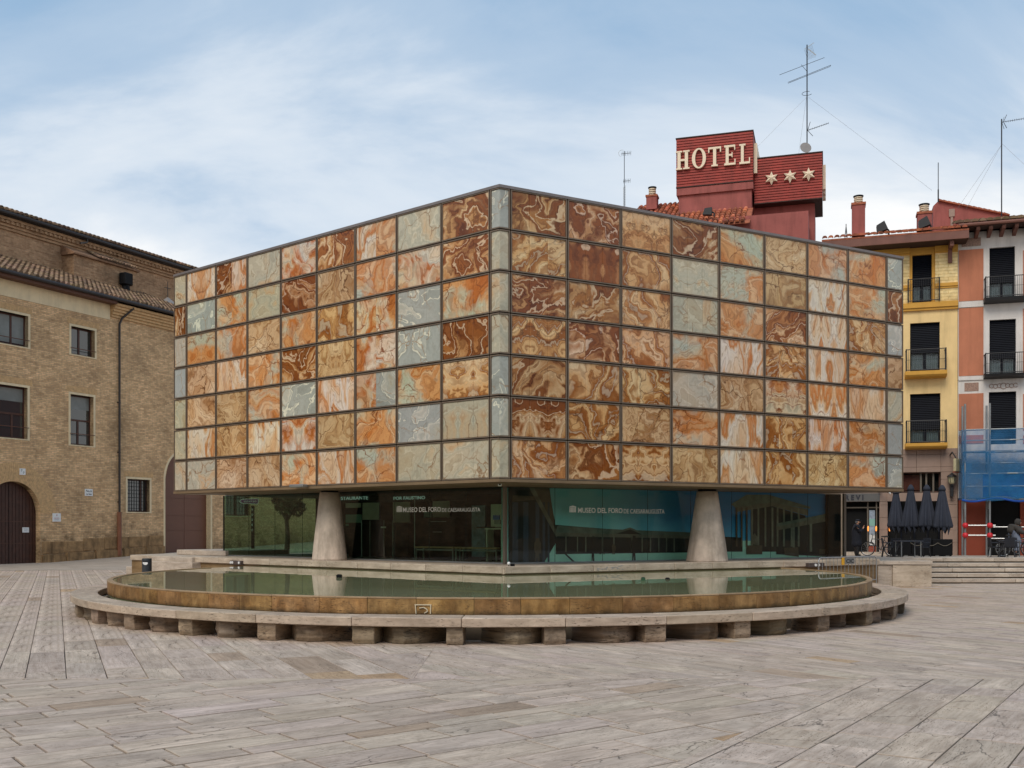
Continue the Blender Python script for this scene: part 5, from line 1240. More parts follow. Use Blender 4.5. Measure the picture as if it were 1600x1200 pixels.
# doorway with its sign
M['band_grey'] = plain('band_grey', S(92,90,88), .6)
t0, t1, z0, z1 = rect(1318, 1374.5, 771, 783.5); sb_ = MB().box(t0, t1, -.10, -.042, z0, z1).build('door_sign', M['band_grey'], YH)
a, b_, c, d = rect(1320.5, 1349, 773.5, 781.5); inst('lettering', text_mesh('REVI', M['ink'], b_-a, d-c, .006, .04, spacing=1.6), sb_, (a, -.112, c))
t0, t1, z0, z1 = door; pf = MB(); tw = RF.hit(1355)[0]; zt_ = rsz(1340, 793)[1]
pf.box(t0, t1, .2, .26, zt_-.03, zt_+.03); pf.box(tw, tw+.07, .2, .26, GF, z1); pf.box(t1-.16, t1-.10, .1, .16, GF, z1).build('door_frame', M['frame_tan'], YH)
a, b_, c, d = rect(1358.5, 1367.5, 797, 852); po_ = MB().box(a, b_, .27, .29, c, d).build('poster', M['poster'] if 'poster' in M else M['print_blue'], YH)
MB().box(a, b_, .262, .27, d-.9*(d-c)*.5, d-.25*(d-c)).build('poster_picture', M['teal'], po_); MB().box(a, b_, .262, .27, c, c+.3*(d-c)).build('poster_text', M['white'], po_)
MB().box(tw+.07, t1-.16, .22, .28, GF, c-.05).build('door_panel', M['redbrown'], YH)
MB().box(door[0], door[1]+.3, -.5, .3, GF-.1, GF+.14).build('door_step', M['stone_light'], YH)
M['lampglow'] = emit('lampglow', (1.0,0.30,0.05,1), 1.0)
for px in (1356.5, 1369, 1390):
    f = RF.off(-.12); t, d = f.hit(px); z = zat(826, d); x, y = f.w(t)
    o = thing('wall_lamp', {1356.5: 'small glowing orange lamp beside the man in the dark doorway', 1369: 'small glowing orange lamp by the white poster, above the bicycle', 1390: 'small glowing orange lamp beside the first folded parasol'}[px], 'lamp', (x, y, z), RF.rz, 'orange lamps by the doorway')
    MB().lathe([(.015, -.13), (.03, -.1), (.038, .06), (.015, .13)], 10).build('shade', M['lampglow'], o); MB().box(-.02, .02, 0, .12, -.05, .05).build('bracket', M['iron'], o)
# ---------- white and salmon house
WH = fthing('salmon_house', 'salmon and white house with carved eaves and black iron balconies, behind the scaffold', 'house', RF)
tW1 = RF.hit(1700)[0]
ww = [rect(1546, 1586, 386, 468), rect(1546, 1587.5, 499, 585), rect(1545, 1588, 612, 694)]
zwt = rsz(1550, 360)[1]; zw0 = rsz(1550, 778)[1]
rwall(WH, .0, tW1, zw0, zwt, ww, .5, M['white_wall'])
for (px0, px1) in ((1498, 1536.5), (1598.5, 1640)):
    for (ya, yb) in ((390, 470), (481, 587), (615, 672), (680, 693)):
        a, b_, z0, z1 = rect(px0, px1, ya, yb); MB().box(max(.012, a), b_, -.03, 0, z0, z1).build('salmon_panel', M['salmon'], WH)
for (ya, yb) in ((471, 480), (588, 594)):
    a, b_, z0, z1 = rect(1498, 1537, ya, yb); MB().box(.01, b_, -.06, 0, z0, z1).build('string_course', M['white_wall'], WH)
a, b_, z0, z1 = rect(1498, 1700, 383, 387)
for (px0, px1, ya, yb) in ((1502.5, 1532.5, 372, 385), (1507, 1529, 598, 611)):
    a, b_, z0, z1 = rect(px0, px1, ya, yb); MB().box(a, b_, -.02, 0, z0, z1).build('tile_panel', M['tilework'], WH)
balcony_door(WH, ww[0], rsz(1566, 441)[1], None); balcony_door(WH, ww[1], rsz(1566, 560)[1], None); balcony_door(WH, ww[2], ww[2][2]+.05, None, cur=False)
for (yt, ys, yb) in ((431, 463, 470), (551, 583, 589)):
    a, b_, zs0, zs1 = rect(1539, 1606, ys, yb, -.6); zr = rsz(1570, yt, -.6)[1]
    MB().prismx([(0, zs0), (-.58, zs0+.08), (-.62, zs1), (0, zs1)], a, b_).build('balcony_slab', M['iron'], WH); railing(WH, a+.04, b_-.04, zs1, zr, .58, 22)
# scroll ornament over the lower window
so_ = MB(); a, b_, z0, z1 = rect(1546, 1590, 598, 607)
for k in range(7):
    c = a+(b_-a)*(k+.5)/7; r = (z1-z0)*(.5 if k == 3 else .34)
    so_.torus((c, -.015, (z0+z1)/2-.02*(k % 2)), r, .018, 'y', 12, 4, R(20), R(330))
so_.build('scroll_ornament', M['tilework'], WH)
# eaves with carved rafters
ez0, ez1 = rsz(1555, 364, -.9)[1], rsz(1555, 347, -.9)[1]
MB().box(-.1, tW1, -1.0, .5, ez1-.16, ez1-.10).build('eave_board', M['dark_eave'], WH); MB().box(-.1, tW1, -.3, .5, zwt, ez1-.16).build('frieze', M['dark_eave'], WH)
x = .15
while x < tW1: MB().prismx([(0, ez1-.5), (-.9, ez1-.30), (-.95, ez1-.165), (0, ez1-.165)], x, x+.16).build('rafter', M['fascia'], WH); x += .56
MB().tube((-.1, -1.06, ez1-.06), (tW1, -1.06, ez1-.06), .085, 8).build('gutter', M['fascia'], WH)
MB().prismx([(-1.0, ez1-.09), (-1.0, ez1), (7, ez1+2.1), (7, ez1+1.9)], -.15, tW1).build('roof', M['tile_red'], WH)
tile_field(-.2, tW1, -1.12, ez1+.02, 1.6, ez1+.72, .33, .14, WH, M['tile_field'], rg3, 6, .5)
# ground floor
gd = rect(1545, 1594, 775, 870); a0 = rect(1503, 1540, 775, 870)
MB().box(.0, tW1, .1, .5, GF-.5, zw0).build('dark_backing', M['int_dark'], WH)
MB().box(.02, gd[0]-.1, -.04, .1, GF-.5, zw0-.05).build('red_panel', M['redbrown'], WH); MB().box(gd[1], gd[1]+.9, -.04, .1, GF-.5, zw0-.05).build('red_panel', M['redbrown'], WH)
MB().box(.0, tW1, -.05, .1, zw0-.05, zw0+.0).build('lintel', M['dark_eave'], WH)
# ---------- red gable, chimneys on the roofs of these houses
o_g = RF.off(5.0)
GB = fthing('red_gable', 'dull red rendered gable wall with a sloping tiled top behind the roofs', 'building', o_g)
q = [o_g.sz(*p) for p in ((1458, 322), (1466, 314), (1576, 337), (1640, 352))]
MB().prism([(q[0][0], 8), (q[0][0], q[0][1]), (q[1][0], q[1][1]), (q[2][0], q[2][1]), (q[3][0], q[3][1]), (q[3][0], 8)], 0, 3).build('wall', M['red_plaster'], GB)
n = 14
for i in range(n):
    x0 = q[1][0]+(q[2][0]-q[1][0])*i/n; x1 = q[1][0]+(q[2][0]-q[1][0])*(i+1)/n; za = q[1][1]+(q[2][1]-q[1][1])*i/n; zb = q[1][1]+(q[2][1]-q[1][1])*(i+1)/n
    MB().prism([(x0, za-.02), (x1+.04, zb-.02), (x1+.04, zb+.04), (x0, za+.09)], -.15, .5).build('coping_tile', M['tile_red'], GB)
a, z = o_g.sz(1487, 333); MB().box(a-.14, a+.14, -.08, 0, z-.2, z+.2).box(a-.06, a+.06, -.06, 0, z-.75, z-.2).build('vent_box', M['granite'], GB)
def chimney(px0, px1, pyt, pyb, pycap, off, label, fr=RF):
    f = fr.off(off); a, z1 = f.sz(px0, pyt); b_ = f.hit(px1)[0]; z0 = f.sz(px0, pyb)[1]; x, y = f.w((a+b_)/2); w = (b_-a)/2; h = z1-z0
    o = thing('chimney', label, 'chimney', (x, y, z0), fr.rz)
    MB().box(-w, w, -w, w, 0, h-.05).build('stack', M['red_plaster'], o, bevel=.01); MB().box(-w*1.12, w*1.12, -w*1.12, w*1.12, h-.05, h+.07).build('ledge', M['tile_red'], o)
    hc = f.sz(px0, pycap)[1]-z1; rr_ = w*.72
    for k in range(4):
        za = h+.07+hc*.2*k; MB().lathe([(rr_*.92, za), (rr_, za+hc*.06), (rr_*.92, za+hc*.13)], 16).build('cowl_ring', M['letter_cream'], o)
        MB().lathe([(rr_*.78, za+hc*.13), (rr_*.78, za+hc*.2)], 14).build('cowl_gap', M['iron'], o)
    MB().lathe([(rr_*1.12, h+.07+hc*.82), (rr_*1.12, h+.07+hc*.9), (rr_*.3, h+.07+hc*1.0)], 16).build('cowl_cap', M['darkmetal'], o)
chimney(1331, 1351.5, 322, 372, 308, 2.4, 'tall dull red chimney with round slatted cowl on the yellow house roof')
chimney(1433, 1455, 336, 362, 321, 2.0, 'short red chimney with slatted cowl beside the red gable')
def yagi(o, p, d, up, L, n, el, r=.012, mat=None):
    """boom with cross elements"""
    p = Vector(p); d = Vector(d).normalized(); up = Vector(up).normalized(); b = MB(); b.tube(p, p+d*L, r*1.3, 5)
    for i in range(n): c = p+d*(L*(.1+.9*i/max(1, n-1))); b.tube(c-up*el/2, c+up*el/2, r, 4)
    return b.build('aerial', M['darkmetal'], o)
def spot(px, py, off, s, rz, label, fr=RF, dz=.5):
    f = fr.off(off); t, z = f.sz(px, py); x, y = f.w(t); o = thing('floodlight', label, 'floodlight', (x, y, z-dz), fr.rz)
    MB().path([(.35, 0, 0), (.35, 0, dz*.7), (.12, 0, dz*1.05)], .045, 6).build('arm', M['iron'], o)
    m = Matrix.Translation((0, 0, dz)) @ Matrix.Rotation(rz, 4, 'Y'); MB().prism([(-.36*s, -.2*s), (.28*s, -.26*s), (.30*s, .26*s), (-.2*s, .22*s)], -.2*s, .2*s).xf(m).build('head', M['iron'], o); return o
spot(1377, 356, .2, .85, R(-25), 'black floodlight on a bent arm on the yellow house eaves'); spot(1443, 349, 1.2, .9, R(-25), 'black floodlight in front of the short red chimney')
# ================================================================== HOTEL
HF = RF.off(6.5)
HT = fthing('hotel', 'dull red rendered hotel tower with tiled roof rising behind the museum', 'hotel', HF)
def hs_(px, py, o=0): return HF.off(o).sz(px, py) if o else HF.sz(px, py)
ta, zb = hs_(1060, 291); tb = hs_(1174, 291)[0]; zt_ = hs_(1116, 300)[1]
MB().box(ta, tb, .15, 5, 0, zt_).build('tower', M['red_plaster'], HT); MB().box(ta-.12, tb+.1, .02, 5.1, zt_, hs_(1116, 289)[1]).build('ledge', M['red_plaster'], HT)
tc_, td = hs_(1178, 310, 1.5)[0], hs_(1273, 310, 1.5)[0]
MB().box(tb+.02, td, 1.5, 6.5, 0, hs_(1230, 316, 1.5)[1]).build('tower', M['red_plaster'], HT)
te, ze = hs_(985, 345); zr1 = hs_(1040, 318, 4)[1]
zl0 = hs_(1030, 345, -2.2)[1]
MB().box(te, td-.3, -2.0, 5, 0, zl0-.1).build('body_wall', M['red_plaster'], HT)
zr0 = hs_(1100, 353, -2.5)[1]; zr1_ = hs_(1100, 331, .1)[1]
tr0 = hs_(1172, 340, -2.3)[0]
MB().prismx([(-2.5, zr0-.05), (-2.5, zr0), (.14, zr1_), (.14, zr1_-.1)], te, tr0).build('roof', M['tile_red'], HT)
tile_field(te, tr0, -2.6, zr0+.02, .12, zr1_, .30, .125, HT, M['tile_red_field'], rg3, 5, .45)
zr2 = hs_(1035, 320, 3.0)[1]
MB().prismx([(.14, zr1_-.1), (.14, zr1_), (3.0, zr2), (3.0, zr2-.1)], te, ta-.01).build('roof', M['tile_red'], HT)
tile_field(te, ta-.02, .14, zr1_+.02, 3.0, zr2, .30, .125, HT, M['tile_red_field'], rg3, 5, .45)
def slat_box(o, t0, t1, y0, y1, z0, z1, n):
    MB().box(t0+.03, t1-.03, y0+.05, y1, z0+.02, z1-.02).build('box_core', M['sign_core'], o)
    for i in range(n):
        a = z0+(z1-z0)*i/n; b_ = a+(z1-z0)/n-.035
        MB().box(t0, t1, y0, y0+.05, a+.01, b_).build('slat', M['sign_red'], o)
        MB().box(t1-.03, t1+.02, y0+.05, y1, a+.01, b_).build('slat', M['sign_red'], o); MB().box(t0-.02, t0+.03, y0+.05, y1, a+.01, b_).build('slat', M['sign_red'], o)
    MB().box(t0-.05, t1+.05, y0-.03, y1, z1, z1+.06).build('top_flashing', M['dark_eave'], o); MB().box(t0-.03, t1+.03, y0-.02, y1, z0-.05, z0).build('bottom_flashing', M['dark_eave'], o)
M['sign_core'] = plain('sign_core', S(92,26,22), .7)
SG = fthing('hotel_sign', 'red slatted rooftop sign box with large cream letters spelling HOTEL', 'sign', HF)
h0, h1 = hs_(1057, 250)[0], hs_(1176, 250)[0]; hz1, hz0 = hs_(1116, 211)[1], hs_(1116, 287)[1]
slat_box(SG, h0, h1, 0, 3.4, hz0, hz1, 18)
def serif(ch, w, h):
    b = []; st_ = .24*w; sf = .10*h; x = lambda a, c, d, e: [(a, d), (c, d), (c, e), (a, e)]
    if ch == 'H':
        b += [x(.10*w, .10*w+st_, 0, h), x(.90*w-st_, .90*w, 0, h), x(.1*w+st_, .9*w-st_, .45*h, .55*h)]
        for c in (.10*w+st_/2, .90*w-st_/2):
            b += [x(c-.24*w, c+.24*w, -.001, sf*.8), x(c-.24*w, c+.24*w, h-sf*.8, h+.001)]
    if ch == 'T': b += [x(.5*w-st_/2, .5*w+st_/2, 0, h), x(.25*w, .75*w, -.001, sf*.8), x(0, w, h-sf, h+.001), x(0, .09*w, h-.28*h, h-sf), x(.91*w, w, h-.28*h, h-sf)]
    if ch == 'E': b += [x(.12*w, .12*w+st_*1.05, 0, h), x(0, w*.95, -.001, sf), x(0, w*.92, h-sf, h+.001), x(.12*w+st_, .70*w, .46*h, .55*h), x(.86*w, .95*w, sf, .28*h), x(.84*w, .92*w, .74*h, h-sf), x(.62*w, .70*w, .38*h, .63*h)]
    if ch == 'L': b += [x(.14*w, .14*w+st_*1.05, 0, h), x(0, w*.95, -.001, sf), x(0, .55*w, h-sf*.8, h+.001), x(.86*w, .95*w, sf, .30*h)]
    m = MB()
    for k, p in enumerate(b): m.prism(p, -.16-.002*k, -.02)
    if ch == 'O':
        n = 28
        for i in range(n):
            t0, t1 = 2*math.pi*i/n, 2*math.pi*(i+1)/n; f = lambda t, a, c: (w/2+a*math.cos(t), h/2+c*math.sin(t))
            m.prism([f(t0, w*.27, h*.44), f(t0, w*.5, h*.51), f(t1, w*.5, h*.51), f(t1, w*.27, h*.44)], -.16, -.02)
    return m
for ch, a, b_, y0, y1 in (('H', 1057, 1077.5, 237, 266), ('O', 1081.5, 1103.5, 233, 264), ('T', 1107, 1127, 231, 261), ('E', 1132, 1150.5, 228, 259), ('L', 1155.5, 1173, 226, 257)):
    xa, xb2 = hs_(a, 250)[0], hs_(b_, 250)[0]; pm = (a+b_)/2; za, zb_2 = hs_(pm, y1)[1], hs_(pm, y0)[1]
    serif(ch, xb2-xa, zb_2-za).build('letter', M['letter_cream'], SG, (xa, 0, za))
# raised letters on the narrow right side as well (seen edge-on)
for k in range(4): MB().box(h1+.03, h1+.22, .5+k*.7, .95+k*.7, hz0+.55, hz1-.55).build('side_letter', M['letter_cream'], SG)
SB = fthing('star_sign', 'lower red slatted sign box with three cream six-pointed stars', 'sign', HF)
s0_, s1_ = hs_(1179, 280, .7)[0], hs_(1284.5, 280, .7)[0]; sz1, sz0 = hs_(1234, 243, .7)[1], hs_(1234, 313, .7)[1]
slat_box(SB, s0_, s1_, .7, 4.4, sz0, sz1, 17)
for px, py in ((1205.5, 279.5), (1234.5, 276.5), (1263.5, 273.5)):
    c, z = hs_(px, py, .7); r1 = .40; r0 = .19; n = 12; pts = [(c+(r1 if i % 2 == 0 else r0)*math.sin(2*math.pi*i/n), z+(r1 if i % 2 == 0 else r0)*math.cos(2*math.pi*i/n)) for i in range(n)]
    v = [(p[0], .66, p[1]) for p in pts]+[(p[0], .58, p[1]) for p in pts]+[(c, .46, z)]
    MB().add(v, [(i, (i+1) % n, n+(i+1) % n, n+i) for i in range(n)]+[(n+i, n+(i+1) % n, 2*n) for i in range(n)]+[tuple(range(n-1, -1, -1))]).build('star', M['letter_cream'], SB)
for k in range(3): MB().box(s1_+.03, s1_+.2, 1.4+k*.9, 1.9+k*.9, sz0+.7, sz1-.5).build('side_star', M['letter_cream'], SB)
chimney(1011, 1027.5, 309, 330, 294, 1.5, 'small red chimney with slatted cowl left of the hotel sign', HF)
spot(1106, 331, -2.2, .8, R(0), 'black floodlight on the hotel roof below the HOTEL letters', HF, .3); spot(1229, 364, -.5, .8, R(0), 'black floodlight below the star sign', HF, .3)
# aerials
def mast(px, pyt, pyb, off, r, label, fr=HF):
    f = fr.off(off); t, z1 = f.sz(px, pyt); z0 = f.sz(px, pyb)[1]; x, y = f.w(t)
    o = thing('aerial_mast', label, 'aerial', (x, y, z0), fr.rz); MB().tube((0,0,0), (0,0,z1-z0), r, 6).build('mast', M['darkmetal'], o); return o, (lambda py: f.sz(px, py)[1]-z0), f.sz(px+1, pyb)[0]-f.sz(px, pyb)[0]
o, zz, k = mast(1261, 70, 243, 2.6, .035, 'tall rooftop aerial mast with three antennas behind the star sign')
MB().path([(-43*k, -.3, zz(115)), (27*k, .3, zz(90))], .014, 4).path([(-30*k, 0, zz(125)), (37*k, 0.3, zz(103)), (36*k, .3, zz(105)), (-30*k, 0, zz(126.5))], .014, 4).path([(-9*k, -.1, zz(101)), (1*k, 0, zz(113))], .016, 4).build('dipole', M['darkmetal'], o)
g = MB()
for i in range(8): g.path([(-4*k+i*1.6*k, 0, zz(77-i*.9)), (1*k+i*1.7*k, .3, zz(90-i*1.0+ (i*.7)))], .008, 4)
g.path([(-4*k, 0, zz(76)), (11*k, 0, zz(68))], .016, 4).path([(2*k, 0, zz(77)), (14*k, 0, zz(88))], .03, 4).build('grid_aerial', M['galv'], o)
MB().torus((0, 0, zz(146)), 8*k, .014, 'z', 16, 4, R(30), R(300)).build('loop_aerial', M['darkmetal'], o)
yagi(o, (0, 0, zz(204)), (34*k, 0.3, zz(193)-zz(204)), (0, .5, 1), 36*k, 12, .14); MB().path([(9*k, 0, zz(213.5)), (1*k, 0, zz(204)), (5*k, 0, zz(191))], .02, 4).build('reflector', M['darkmetal'], o)
MB().lathe([(.02, -.02), (.2, .02), (.34, .12)], 16).xf(Matrix.Translation((-3*k, -.2, zz(234))) @ Matrix.Rotation(R(75), 4, 'X') @ Matrix.Rotation(R(20), 4, 'Y')).build('dish', M['zinc'], o, recalc=False)
gy = MB()
for (ax, ay, bx, by) in ((-1, 152, -80, 218), (2, 152, 190, 312), (-1, 152, -14, 240)): gy.tube((ax*k, 0, zz(ay)), (bx*k, .4, zz(by)), .006, 3)
gy.build('guy_wire', M['zinc'], o)
o, zz, k = mast(975.5, 236, 330, 3.0, .022, 'slim lattice aerial mast at the left end of the hotel roof')
MB().tube((-1.3*k, 0, 0), (-1.3*k, 0, zz(292)), .014, 4).tube((1.6*k, 0, 0), (1.6*k, 0, zz(290)), .014, 4).build('lattice', M['galv'], o)
la = MB()
for i in range(10): la.tube((-1.3*k, 0, zz(292)*i/10), (1.6*k, 0, zz(292)*(i+1)/10), .008, 3)
la.build('lattice_brace', M['galv'], o)
yagi(o, (-5*k, 0, zz(240)), (1, .3, .1), (0, .3, 1), 15*k, 6, .32); yagi(o, (-2*k, 0, zz(283)), (1, .2, .05), (0, .3, 1), 11*k, 5, .3)
MB().torus((-4*k, 0, zz(239)), 5*k, .012, 'y', 10, 4, R(60), R(250)).build('grid_aerial', M['galv'], o)
o, zz, k = mast(1565, 186, 338, 4.0, .03, 'tall thin aerial mast with one yagi antenna at the far right', RF)
yagi(o, (0, 0, zz(191)), (34, 0, 4*.55), (0, .6, 1), 34*k, 10, .16, .010); MB().path([(8*k, 0, zz(201)), (3*k, 0, zz(191)), (8*k, 0, zz(180))], .018, 4).path([(5*k, .2, zz(200)), (2*k, .2, zz(191)), (5*k, .2, zz(181))], .012, 4).build('reflector', M['darkmetal'], o)
gy = MB()
for (ax, ay, bx, by) in ((0, 226, -68, 316), (0, 226, -54, 318), (0, 224, 70, 290)): gy.tube((ax*k, 0, zz(ay)), (bx*k, .4, zz(by)), .006, 3)
gy.build('guy_wire', M['zinc'], o)
o, zz, k = mast(1466, 254, 316, 4.6, .02, 'thin whip aerial on the point of the red gable', RF)
MB().tube((0,0,0), (0,0,zz(296)), .035, 6).build('base', M['darkmetal'], o)
o, zz, k = mast(1322, 350, 374, 1.0, .02, 'short pointed lattice finial on the yellow house roof', RF)
MB().path([(-2.4*k, 0, 0), (0, 0, zz(352)), (2.4*k, 0, 0)], .018, 4).build('legs', M['darkmetal'], o)
# ================================================================== TERRACE THINGS AND SCAFFOLD
def foot(px, d): return Vector(((px-800)/FPX*d, d, zup(d)))
M['parasol'] = plain('parasol', S(44,48,60), .85, 0, .18, 3)
def parasol(px, wpx, ytop, ybot, d, label, sd_):
    p = foot(px, d); o = thing('parasol', label, 'parasol', tuple(p), 0, 'folded parasols of the terrace'); rr_ = random.Random(sd_)
    zt, zb = zat(ytop, d)-p.z, zat(ybot, d)-p.z; w = wpx/FPX*d/2; nf = 9; ph = rr_.uniform(0, 6)
    fold = lambda t, z: 1+.26*math.sin(nf*t+ph)*(1-(z-zb)/(zt-zb))+.10*math.sin(3*t+ph*2)*(1-(z-zb)/(zt-zb))
    H = zt-zb
    MB().lathe([(w*.96, zb+.12*H), (w*1.02, zb+.16*H), (w*.86, zb+.35*H), (w*.62, zb+.6*H), (w*.40, zb+.84*H), (w*.3, zb+.93*H)], 54, wob=fold).build('canopy', M['parasol'], o, smooth=True)
    MB().lathe([(w*.46, zb+.88*H), (w*.40, zb+.93*H), (w*.2, zb+.985*H), (w*.05, zt)], 18, wob=lambda t, z: 1+.05*math.sin(8*t)).build('vent_cap', M['parasol'], o, smooth=True)
    fl = MB()
    for i in range(8):
        t = 2*math.pi*i/8+ph; dr_ = rr_.uniform(.5, 1.0)
        fl.add([(w*.98*math.cos(t-.36), w*.98*math.sin(t-.36), zb+.14*H), (w*.98*math.cos(t+.36), w*.98*math.sin(t+.36), zb+.14*H), (w*.75*math.cos(t+.1), w*.75*math.sin(t+.1), zb+.12*H-.16*H*dr_)], [(0, 1, 2)])
        fl.add([(w*.96*math.cos(t-.36), w*.96*math.sin(t-.36), zb+.14*H), (w*.96*math.cos(t+.36), w*.96*math.sin(t+.36), zb+.14*H), (w*.72*math.cos(t+.1), w*.72*math.sin(t+.1), zb+.12*H-.15*H*dr_)], [(0, 2, 1)])
    fl.build('canopy_points', M['parasol'], o, recalc=False)
    MB().tube((0,0,0), (0,0,zb+.3*H), .03, 8).build('pole', M['iron'], o); MB().box(-.3,.3,-.3,.3,0,.06).build('base', M['iron'], o, bevel=.01)
parasol(1400, 23, 763, 832, 46.6, 'first folded dark blue parasol, partly under the corner of the onyx cube', 1)
parasol(1423, 24, 757, 833, 46.2, 'second folded dark blue parasol from the museum', 2)
parasol(1448, 25, 757, 832, 45.8, 'third folded dark blue parasol from the museum', 3)
parasol(1472, 26, 757.5, 834, 45.4, 'last folded dark blue parasol, next to the wall lantern', 4)
# terrace screen with rope
p0, p1 = foot(1392, 45.2), foot(1489, 44.4)
fs_ = Frame(p0.x, p0.y, p1.x-p0.x, p1.y-p0.y); L = (Vector(p1.xy)-Vector(p0.xy)).length; zb = zup(45); zt = zat(842.5, 44.6)
o = fthing('terrace_screen', 'long black terrace windbreak with a slack rope in front of the parasols', 'screen', fs_)
n = 3
for i in range(n): MB().box(L*i/n+.01, L*(i+1)/n-.01, 0, .35, zb+.06, zt).build('panel', M['black'], o, bevel=.015)
for i in range(n*2): MB().box(L*(i+.5)/(2*n)-.07, L*(i+.5)/(2*n)+.07, .05, .25, zb, zb+.06).build('foot', M['galv'], o)
M['rope'] = plain('rope', S(120,112,100), .9)
r = MB(); pts = []
for i in range(25):
    s = i/24; pts.append((L*(.32+.66*s), -.03, zb+.60-.13*abs(math.sin(s*math.pi*3))))
r.path(pts, .012, 5).build('rope', M['rope'], o)
# tables and chairs
M['seat_dark'] = plain('seat_dark', S(30,32,40), .6); M['table_top'] = plain('table_top', S(70,74,84), .4)
def chair(p, rz, label, grp, s=.9):
    o = thing('chair', label, 'chair', tuple(p), rz, grp)
    MB().box(-.22*s, .22*s, -.22*s, .22*s, .42*s, .46*s).build('seat', M['seat_dark'], o, bevel=.012)
    b = MB().prismx([(.20*s, .46*s), (.24*s, .46*s), (.30*s, .86*s), (.26*s, .86*s)], -.22*s, .22*s); b.build('backrest', M['seat_dark'], o)
    for x in (-1, 1):
        MB().tube((x*.2*s, -.2*s, .42*s), (x*.22*s, -.24*s, 0), .018, 6).build('leg', M['iron'], o); MB().tube((x*.2*s, .2*s, .42*s), (x*.22*s, .27*s, 0), .018, 6).build('leg', M['iron'], o)
        MB().path([(x*.22*s, .25*s, .64*s), (x*.24*s, -.18*s, .64*s), (x*.22*s, -.2*s, .44*s)], .018, 6).build('armrest', M['seat_dark'], o)
    return o
def table(p, rz, label, grp, s=.9, w=.95):
    o = thing('table', label, 'table', tuple(p), rz, grp)
    MB().box(-w/2, w/2, -.33, .33, .70*s, .73*s).build('tabletop', M['table_top'], o, bevel=.008)
    for x in (-1, 1):
        for y in (-1, 1): MB().tube((x*(w/2-.08), y*.26, 0), (x*(w/2-.08), y*.26, .70*s), .02, 6).build('leg', M['galv'], o)
    MB().box(-.26-.55, .26-.55, -.22, .22, 0, .03).build('foot_plate', M['iron'], o); MB().tube((-.55, 0, .03), (-.35, 0, .70*s), .025, 6).build('prop', M['iron'], o)
    return o
G1 = 'tables on the terrace'; G2 = 'chairs on the terrace'
table(foot(1419, 41.0), R(4), 'grey terrace table standing in front of the black windbreak', G1)
chair(foot(1388, 41.6), R(75), 'dark terrace chair between the leaning bicycle and the grey table', G2); chair(foot(1401, 42.2), R(150), 'dark terrace chair half behind the left end of the grey table', G2); chair(foot(1441, 41.4), R(-70), 'dark terrace chair at the right end of the grey table', G2)
table(foot(1582, 39.6), R(0), 'dark terrace table in front of the cyclist at the right edge', G1)
chair(foot(1556, 40.0), R(80), 'dark chair left of the table below the red-balled scaffold bars', G2); chair(foot(1572, 39.0), R(185), 'dark chair in front of the cyclist, back towards the plaza', G2); chair(foot(1588, 40.6), R(10), 'dark chair under the cyclist at the right edge', G2)
# lantern and sign on the granite wall
f = RF.off(-.35); t, d = f.hit(1487.5); x, y = f.w(t)
o = thing('wall_lantern', 'black wall lantern with cream glass on a long bracket beside the last parasol', 'lantern', (x, y, zat(776, d)), RF.rz); zz = lambda py: zat(py, d)-o.location.z
M['lantern_glass'] = plain('lantern_glass', S(186,176,140), .3)
MB().box(-.07, .07, .02, .30, 0, zz(757)).box(-.05, .05, -.08, .3, zz(759), zz(757)).build('bracket', M['iron'], o, bevel=.01)
MB().lathe([(.10, zz(756)), (.15, zz(754)), (.19, zz(745))], 6).build('glass', M['lantern_glass'], o)
la = MB()
for i in range(6):
    a = 2*math.pi*i/6; la.tube((.155*math.cos(a), .155*math.sin(a), zz(754)), (.2*math.cos(a), .2*math.sin(a), zz(745)), .014, 4)
la.build('ribs', M['iron'], o); MB().lathe([(.24, zz(745)), (.20, zz(743)), (.08, zz(740.5)), (.03, zz(738.5))], 8).build('cap', M['iron'], o)
f = RF.off(-.6); t, d = f.hit(1496); x, y = f.w(t)
o = thing('hanging_sign', 'cream box sign on a black bracket above the wall lantern', 'sign', (x, y, zat(737, d)), RF.rz+R(60)); h = zat(717, d)-zat(737, d)
MB().box(-.32, .32, -.07, .07, 0, h).build('box', M['lantern_glass'], o, bevel=.02); MB().path([(-.1, .0, h), (.1, .3, h+.35), (.3, .5, h+.2)], .03, 6).build('bracket', M['iron'], o); MB().box(-.42,.34,-.05,.05,-.05,-.01).build('base_bar', M['redbrown'], o)
f = RF.off(-.9); a0 = Vector((*f.w(f.hit(1383)[0]), zat(762, f.hit(1383)[1]))); a1 = Vector((*f.w(f.hit(1392)[0]), zat(769, f.hit(1392)[1])))
o = thing('awning_arm', 'short white folded awning arm over the first parasol', 'awning', tuple(a0)); dd_ = a1-a0
MB().prism([(0, 0), (dd_.x, dd_.z), (dd_.x, dd_.z-.10), (0, -.05)], -.04, .05).build('arm', M['white'], o); MB().box(-.08, .02, -.08, .9, -.06, .06).build('mount', M['galv'], o)
